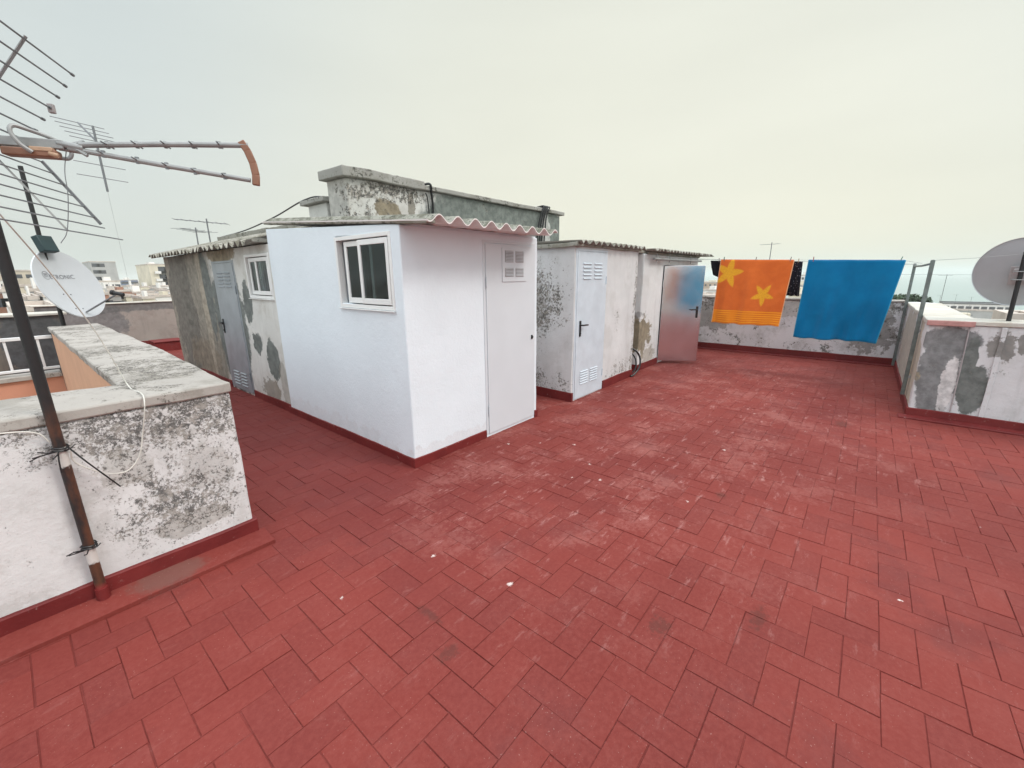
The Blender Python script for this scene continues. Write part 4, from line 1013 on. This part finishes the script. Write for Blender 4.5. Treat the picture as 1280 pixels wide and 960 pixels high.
def byl(pxl, pxr, pyt, D, depth, col, lab, **k):
    """building across y = D that fills the picture from pxl to pxr with its top at pyt"""
    pm = (pxl+pxr)/2
    a = CAMP + ray(pxl, pyt+10)*(D/ray(pxl, pyt+10).y); b = CAMP + ray(pxr, pyt+10)*(D/ray(pxr, pyt+10).y); c = CAMP + ray(pm, pyt)*(D/ray(pm, pyt).y)
    return building(a.x, b.x, D, D+depth, c.z-.7, col, lab, '-y', **k)
byl(114, 146, 326, 315, 28, 'grey', 'tall grey apartment tower right of the pale satellite dish', cols=2, storeys=5, hut=False, win=(3.0, 1.8), frac=(.1, .5), sh=3.4)
byl(120, 152, 350, 240, 20, 'white', 'low white building at the foot of the tall grey tower', cols=4, storeys=2, win=(1.6, 1.1))
byl(153, 174, 349, 390, 28, 'blue', 'dark bluish building between the grey tower and the white roofs', cols=5, storeys=3, win=(1.8, 1.4))
byl(172, 190, 351, 450, 28, 'white', 'distant white building with small windows beside the bluish one', cols=5, storeys=3, hut=True)
byl(187, 214, 329, 225, 24, 'cream', 'cream apartment tower with balconies partly hidden by the old shed', cols=2, storeys=5, balc=True, win=(2.6, 1.9), hut=True, frac=(.45, 1))
byl(138, 166, 361, 144, 16, 'brick', 'low brick-coloured house right of the satellite dish', cols=3, storeys=2, win=(1.2, 1.1))
byl(165, 200, 363, 165, 16, 'white', 'low white terrace roofs with a row of openings', cols=6, storeys=2, win=(.8, 1.4))
byl(196, 222, 367, 120, 14, 'white', 'low white house with a brown edge beside the old shed', cols=4, storeys=2, win=(.9, 1.2))
byl(125, 150, 369, 114, 12, 'cream', 'low cream roof just above the back parapet', cols=3, storeys=1, win=(1.0, .8))
byl(-60, 44, 336, 210, 24, 'beige', 'beige block with a flat roof left of the pale satellite dish', cols=7, storeys=3, win=(1.6, 1.2), hut=True)
byl(8, 62, 354, 126, 16, 'cream', 'wide cream house front left of the pale satellite dish', cols=2, storeys=1, win=(.5, .4), hut=False)
byl(-90, 6, 362, 105, 16, 'brick', 'reddish brick house at the left edge of the picture', cols=4, storeys=2, win=(1.2, 1.0), hut=False)
byl(16, 72, 378, 52, 12, 'tan', 'long low tiled roofs directly beyond the back left wall', cols=1, storeys=1, win=(.3, .3), hut=False)
rz = random.Random(11)
for i_ in range(58):
    D_ = rz.choice((70, 110, 150, 200, 260, 340)) * rz.uniform(.9, 1.15)
    xl = rz.uniform(-30, 212); wd_ = rz.uniform(7, 17)
    yt_ = {0: 372, 1: 366, 2: 361, 3: 357, 4: 354}[sum(D_ > q for q in (95, 130, 175, 240))] + rz.uniform(-3, 3) - (6 if xl < 70 else 0)
    byl(xl, xl+wd_, yt_, D_, rz.uniform(8, 18), rz.choice(['white', 'white', 'white', 'cream', 'beige', 'brick', 'tan', 'grey']), 'small flat-roofed house in the jumble of roofs beyond the back left wall', cols=rz.choice((2, 3, 4)), storeys=2, win=(1.0+D_*.003, 1.3), group='flat-roofed houses beyond the back wall', hut=rz.random() > .4)
# towards the sea
def bxl(pxl, pxr, pyt, D, depth, col, lab, **k):
    a = CAMP + ray(pxl, pyt+6)*(D/ray(pxl, pyt+6).x); b = CAMP + ray(pxr, pyt+6)*(D/ray(pxr, pyt+6).x); pm = (pxl+pxr)/2; c = CAMP + ray(pm, pyt)*(D/ray(pm, pyt).x)
    return building(D, D+depth, min(a.y, b.y), max(a.y, b.y), c.z-.7, col, lab, '-x', **k)
bxl(1178, 1266, 378.5, 262, 14, 'white', 'long white building with dark window pairs below a dark roof, on the right', cols=9, storeys=1, win=(1.7, 1.5), roofm='b_dark', hut=False, sh=3.2)
bxl(1172, 1262, 386.5, 240, 5, 'grey', 'low grey strip roof in front of the long white building', cols=1, storeys=1, win=(.3, .3), hut=False)
bxl(1270, 1300, 379, 16, 1.2, 'beige', 'near beige roof hut at the right edge beyond the parapet', cols=1, storeys=1, win=(.3, .3), hut=False)
bxl(868, 902, 352, 300, 32, 'tan', 'tan building on the skyline between the steel door and the orange towel', cols=6, storeys=3)
bxl(874, 900, 361, 180, 24, 'white', 'white low building between the steel door and the orange towel', cols=5, storeys=2)
bxl(860, 895, 367, 120, 16, 'brick', 'brick-coloured low roof between the steel door and the orange towel', cols=4, storeys=1, hut=False)
bxl(996, 1016, 343, 300, 32, 'white', 'distant white block seen in the gap between the two beach towels', cols=4, storeys=3)
bxl(992, 1012, 355, 240, 24, 'grey', 'grey block in the gap between the two beach towels', cols=4, storeys=3)
bxl(985, 1014, 366, 140, 16, 'cream', 'cream low roof in the gap between the two beach towels', cols=4, storeys=1)
bxl(1040, 1110, 362, 300, 28, 'cream', 'cream terrace of houses hidden behind the blue towel', cols=8, storeys=2)
bxl(915, 975, 358, 300, 28, 'white', 'white terrace of houses hidden behind the orange towel', cols=8, storeys=2)
# crowd of lower roofs that fills the town, seen from a step aside
rs = random.Random(3); k = 0
for i in range(46):
    D = rs.uniform(60, 300); side = i % 2
    wdt = rs.uniform(8, 18)
    if side == 0:
        yy = D*rs.uniform(-.75, .55); z1 = 1.6-.075*D-rs.uniform(.5, 2.5)
        z1 = max(z1, -16); x_, y_ = D, yy
        fc = '-x'
    else:
        xx = D*rs.uniform(-.55, .55); z1 = 1.6 - D*.065 - rs.uniform(.5, 2); z1 = max(z1, -15)
        x_, y_ = xx, D+16; fc = '-y'
    if x_ < 26 and y_ < 32: continue
    col = rs.choice(['white', 'white', 'cream', 'beige', 'tan', 'grey', 'brick'])
    building(x_, x_+wdt, y_, y_+rs.uniform(7, 14), z1, col, 'low flat-roofed town house in the built-up area round the terrace', fc, cols=3, storeys=1, group='low town houses round the terrace', hut=rs.random() > .5)
# pine crowns right of the towels
def tree(x, y, z, rx, rz, lab):
    t = thing('pine_tree', lab, 'tree', (x, y, GZ), 'trees beyond the terrace')
    bm = nb(); tube(bm, spline([(x, y, GZ), (x+.3, y+.2, (GZ+z)/2), (x, y, z)], 5), .35, 8, r2=.14)
    for a in range(6): tube(bm, [(x, y, z-1.2), (x+rx*.6*math.cos(a*1.05), y+rx*.6*math.sin(a*1.05), z+rz*.3)], .10, 5, r2=.04)
    obj('trunk', bm, M['b_tan'], t)
    bm = nb(); rr = random.Random(int(x))
    for i in range(5200):
        a = rr.uniform(0, 6.283); q = rr.random()**.5; w_ = rr.uniform(-.35, 1)
        lump = 1+.25*mnoise.noise(Vector((math.cos(a)*2, math.sin(a)*2, q*2+x)))
        p = Vector((x+rx*q*math.cos(a)*lump, y+rx*q*math.sin(a)*lump, z+rz*w_*(1-q*q)**.5*lump))
        if mnoise.noise(p*.7) < -.18: continue
        s = rr.uniform(.10, .22); d1 = Vector((rr.uniform(-1, 1), rr.uniform(-1, 1), rr.uniform(-.6, .6))).normalized(); d2 = d1.cross(Vector((rr.uniform(-1, 1), rr.uniform(-1, 1), 1))).normalized()
        bm.faces.new([bm.verts.new(p+d1*s), bm.verts.new(p+d2*s*.6), bm.verts.new(p-d1*s), bm.verts.new(p-d2*s*.6)])
    obj('crown', bm, M['leaf'], t, sharp=180)
M['leaf'] = flat('pine_foliage', (.035, .07, .03), .8, 0, .45, .8)
c_ = CAMP + ray(1131, 376.5)*(75/ray(1131, 376.5).x); tree(75, c_.y, c_.z-.3, 2.6, 1.3, 'round dark pine crown showing over the wall between towel and steel posts')
c_ = CAMP + ray(1112, 378)*(82/ray(1112, 378).x); tree(82, c_.y, c_.z-.4, 2.2, 1.1, 'second dark pine crown mostly hidden by the blue towel')
# thin distant aerials
for (px, pyt, pyb, D, lab) in ((965, 303, 330, 30, 'thin aerial standing up behind the orange towel'), (1184, 343, 380, 60, 'faint far aerial right of the steel posts'), (1176, 369, 380, 150, 'tiny far aerial nearest the steel posts on the skyline'), (1196, 368, 380, 150, 'tiny far aerial in the middle of the right skyline'), (1215, 371, 380, 150, 'tiny far aerial next to the satellite dish on the right')):
    a = CAMP + ray(px, pyt)*(D/ray(px, pyt).x)
    yagi('television_antenna', (D, a.y, GZ+.05), (D, a.y, a.z), (.3, 1.0, 0), 4, lab, r=.012, hb=.5, n=4, mast_r=.022)
wr = []
for i, (zz, D) in enumerate(((.2, 16), )):
    bm = nb(); a = CAMP + ray(1125, 343)*(16/ray(1125, 343).x); b = CAMP + ray(1240, 343.5)*(16/ray(1240, 343.5).x)
    tube(bm, [a+(a-b)*1.2, a, b, b+(b-a)], .004, 4); tag(obj('overhead_wire', bm, M['wire']), 'faint wire stretched level beyond the right parapet', 'wire')

# haze
bm = nb(); H_ = S_+100; box(bm, -H_, H_, -H_, H_, GZ-1, 34)
hz_ = bpy.data.materials.new('haze_air'); hz_.use_nodes = True; nt = hz_.node_tree; nt.nodes.remove(nt.nodes['Principled BSDF'])
pv_ = nt.nodes.new('ShaderNodeVolumePrincipled'); pv_.inputs['Color'].default_value = (.86, .90, .88, 1); pv_.inputs['Density'].default_value = .00045; pv_.inputs['Anisotropy'].default_value = .2
nt.links.new(pv_.outputs[0], nt.nodes['Material Output'].inputs['Volume'])
o = obj('haze', bm, hz_); o['kind'] = 'stuff'

# ------------------------------------------------------------------ light
SUN_AZ, SUN_EL = R(-63), R(46)    # azimuth from +x towards +y
sd = Vector((math.cos(SUN_EL)*math.cos(SUN_AZ), math.cos(SUN_EL)*math.sin(SUN_AZ), math.sin(SUN_EL)))
W_ = bpy.data.worlds.new('World'); SC.world = W_; W_.use_nodes = True; nt = W_.node_tree
bg = nt.nodes['Background']
sky = nt.nodes.new('ShaderNodeTexSky'); sky.sky_type = 'NISHITA'; sky.sun_disc = False; sky.sun_elevation = SUN_EL; sky.sun_rotation = R(90)-SUN_AZ
sky.dust_density = 6; sky.air_density = 1.2
def N(ty, **k):
    x = nt.nodes.new(ty)
    for a, b in k.items(): setattr(x, a, b)
    return x
tc = N('ShaderNodeTexCoord'); sp = N('ShaderNodeSeparateXYZ'); nt.links.new(tc.outputs['Generated'], sp.inputs[0])
rp = N('ShaderNodeValToRGB'); nt.links.new(sp.outputs[2], rp.inputs[0]); e = rp.color_ramp.elements
e[0].position = 0; e[0].color = (.54, .595, .56, 1)
e[1].position = 1; e[1].color = (2.1, 2.2, 2.3, 1)
for p, c in ((.10, (.57, .61, .575, 1)), (.25, (.555, .60, .58, 1)), (.56, (.525, .58, .575, 1)), (.76, (1.25, 1.3, 1.33, 1))):
    q = rp.color_ramp.elements.new(p); q.color = c
# warm veil of light low over the sheds
gv = Vector((math.cos(R(24)), math.sin(R(24)), .13)).normalized()
dt = N('ShaderNodeVectorMath', operation='DOT_PRODUCT'); nt.links.new(tc.outputs['Generated'], dt.inputs[0]); dt.inputs[1].default_value = gv
mr = N('ShaderNodeMapRange', interpolation_type='SMOOTHSTEP'); nt.links.new(dt.outputs['Value'], mr.inputs[0]); mr.inputs[1].default_value = .55; mr.inputs[2].default_value = 1.
mx = N('ShaderNodeMix', data_type='RGBA', blend_type='ADD'); nt.links.new(mr.outputs[0], mx.inputs[0]); nt.links.new(rp.outputs[0], mx.inputs[6]); mx.inputs[7].default_value = (.155, .11, .025, 1)
sm = N('ShaderNodeMix', data_type='RGBA', blend_type='ADD'); sm.inputs[0].default_value = 1
sv = N('ShaderNodeVectorMath', operation='SCALE'); nt.links.new(sky.outputs[0], sv.inputs[0]); sv.inputs['Scale'].default_value = .012
nt.links.new(mx.outputs[2], sm.inputs[6]); nt.links.new(sv.outputs[0], sm.inputs[7])
d2 = N('ShaderNodeVectorMath', operation='DOT_PRODUCT'); nt.links.new(tc.outputs['Generated'], d2.inputs[0]); d2.inputs[1].default_value = Vector((-.80, -.38, .46)).normalized()  # added glow in the unseen sky behind-left of the camera, fills the walls
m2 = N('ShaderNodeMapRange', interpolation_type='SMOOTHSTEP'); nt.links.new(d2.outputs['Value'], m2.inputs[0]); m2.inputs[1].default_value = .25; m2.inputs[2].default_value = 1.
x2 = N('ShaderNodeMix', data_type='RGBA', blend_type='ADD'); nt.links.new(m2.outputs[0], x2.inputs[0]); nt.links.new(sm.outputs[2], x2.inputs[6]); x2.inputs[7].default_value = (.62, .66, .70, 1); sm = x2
cn = N('ShaderNodeTexNoise'); cn.inputs['Scale'].default_value = 2.2; cn.inputs['Detail'].default_value = 5; cs_ = N('ShaderNodeVectorMath', operation='MULTIPLY'); nt.links.new(tc.outputs['Generated'], cs_.inputs[0]); cs_.inputs[1].default_value = (1, 1, 4); nt.links.new(cs_.outputs[0], cn.inputs['Vector'])
cm = N('ShaderNodeMapRange'); nt.links.new(cn.outputs['Fac'], cm.inputs[0]); cm.inputs[1].default_value = .3; cm.inputs[2].default_value = .7; cm.inputs[3].default_value = 1.01; cm.inputs[4].default_value = 1.06
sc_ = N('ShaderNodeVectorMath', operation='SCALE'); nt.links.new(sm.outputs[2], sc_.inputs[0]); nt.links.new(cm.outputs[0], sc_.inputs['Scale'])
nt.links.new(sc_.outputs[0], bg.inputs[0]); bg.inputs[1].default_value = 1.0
sl = bpy.data.lights.new('sun', 'SUN'); sl.energy = 1.35; sl.angle = R(16); sl.color = (1, .96, .90)
so = bpy.data.objects.new('sun', sl); COL.objects.link(so); so.rotation_euler = sd.to_track_quat('Z', 'Y').to_euler()
SC.view_settings.view_transform = 'Standard'; SC.view_settings.look = 'None'; SC.view_settings.exposure = .16; SC.view_settings.gamma = 1
SC.view_settings.use_curve_mapping = False
SC.render.engine = 'CYCLES'
SC.cycles.use_denoising = True
SC.cycles.max_bounces = 6; SC.cycles.volume_bounces = 1; SC.cycles.transparent_max_bounces = 16
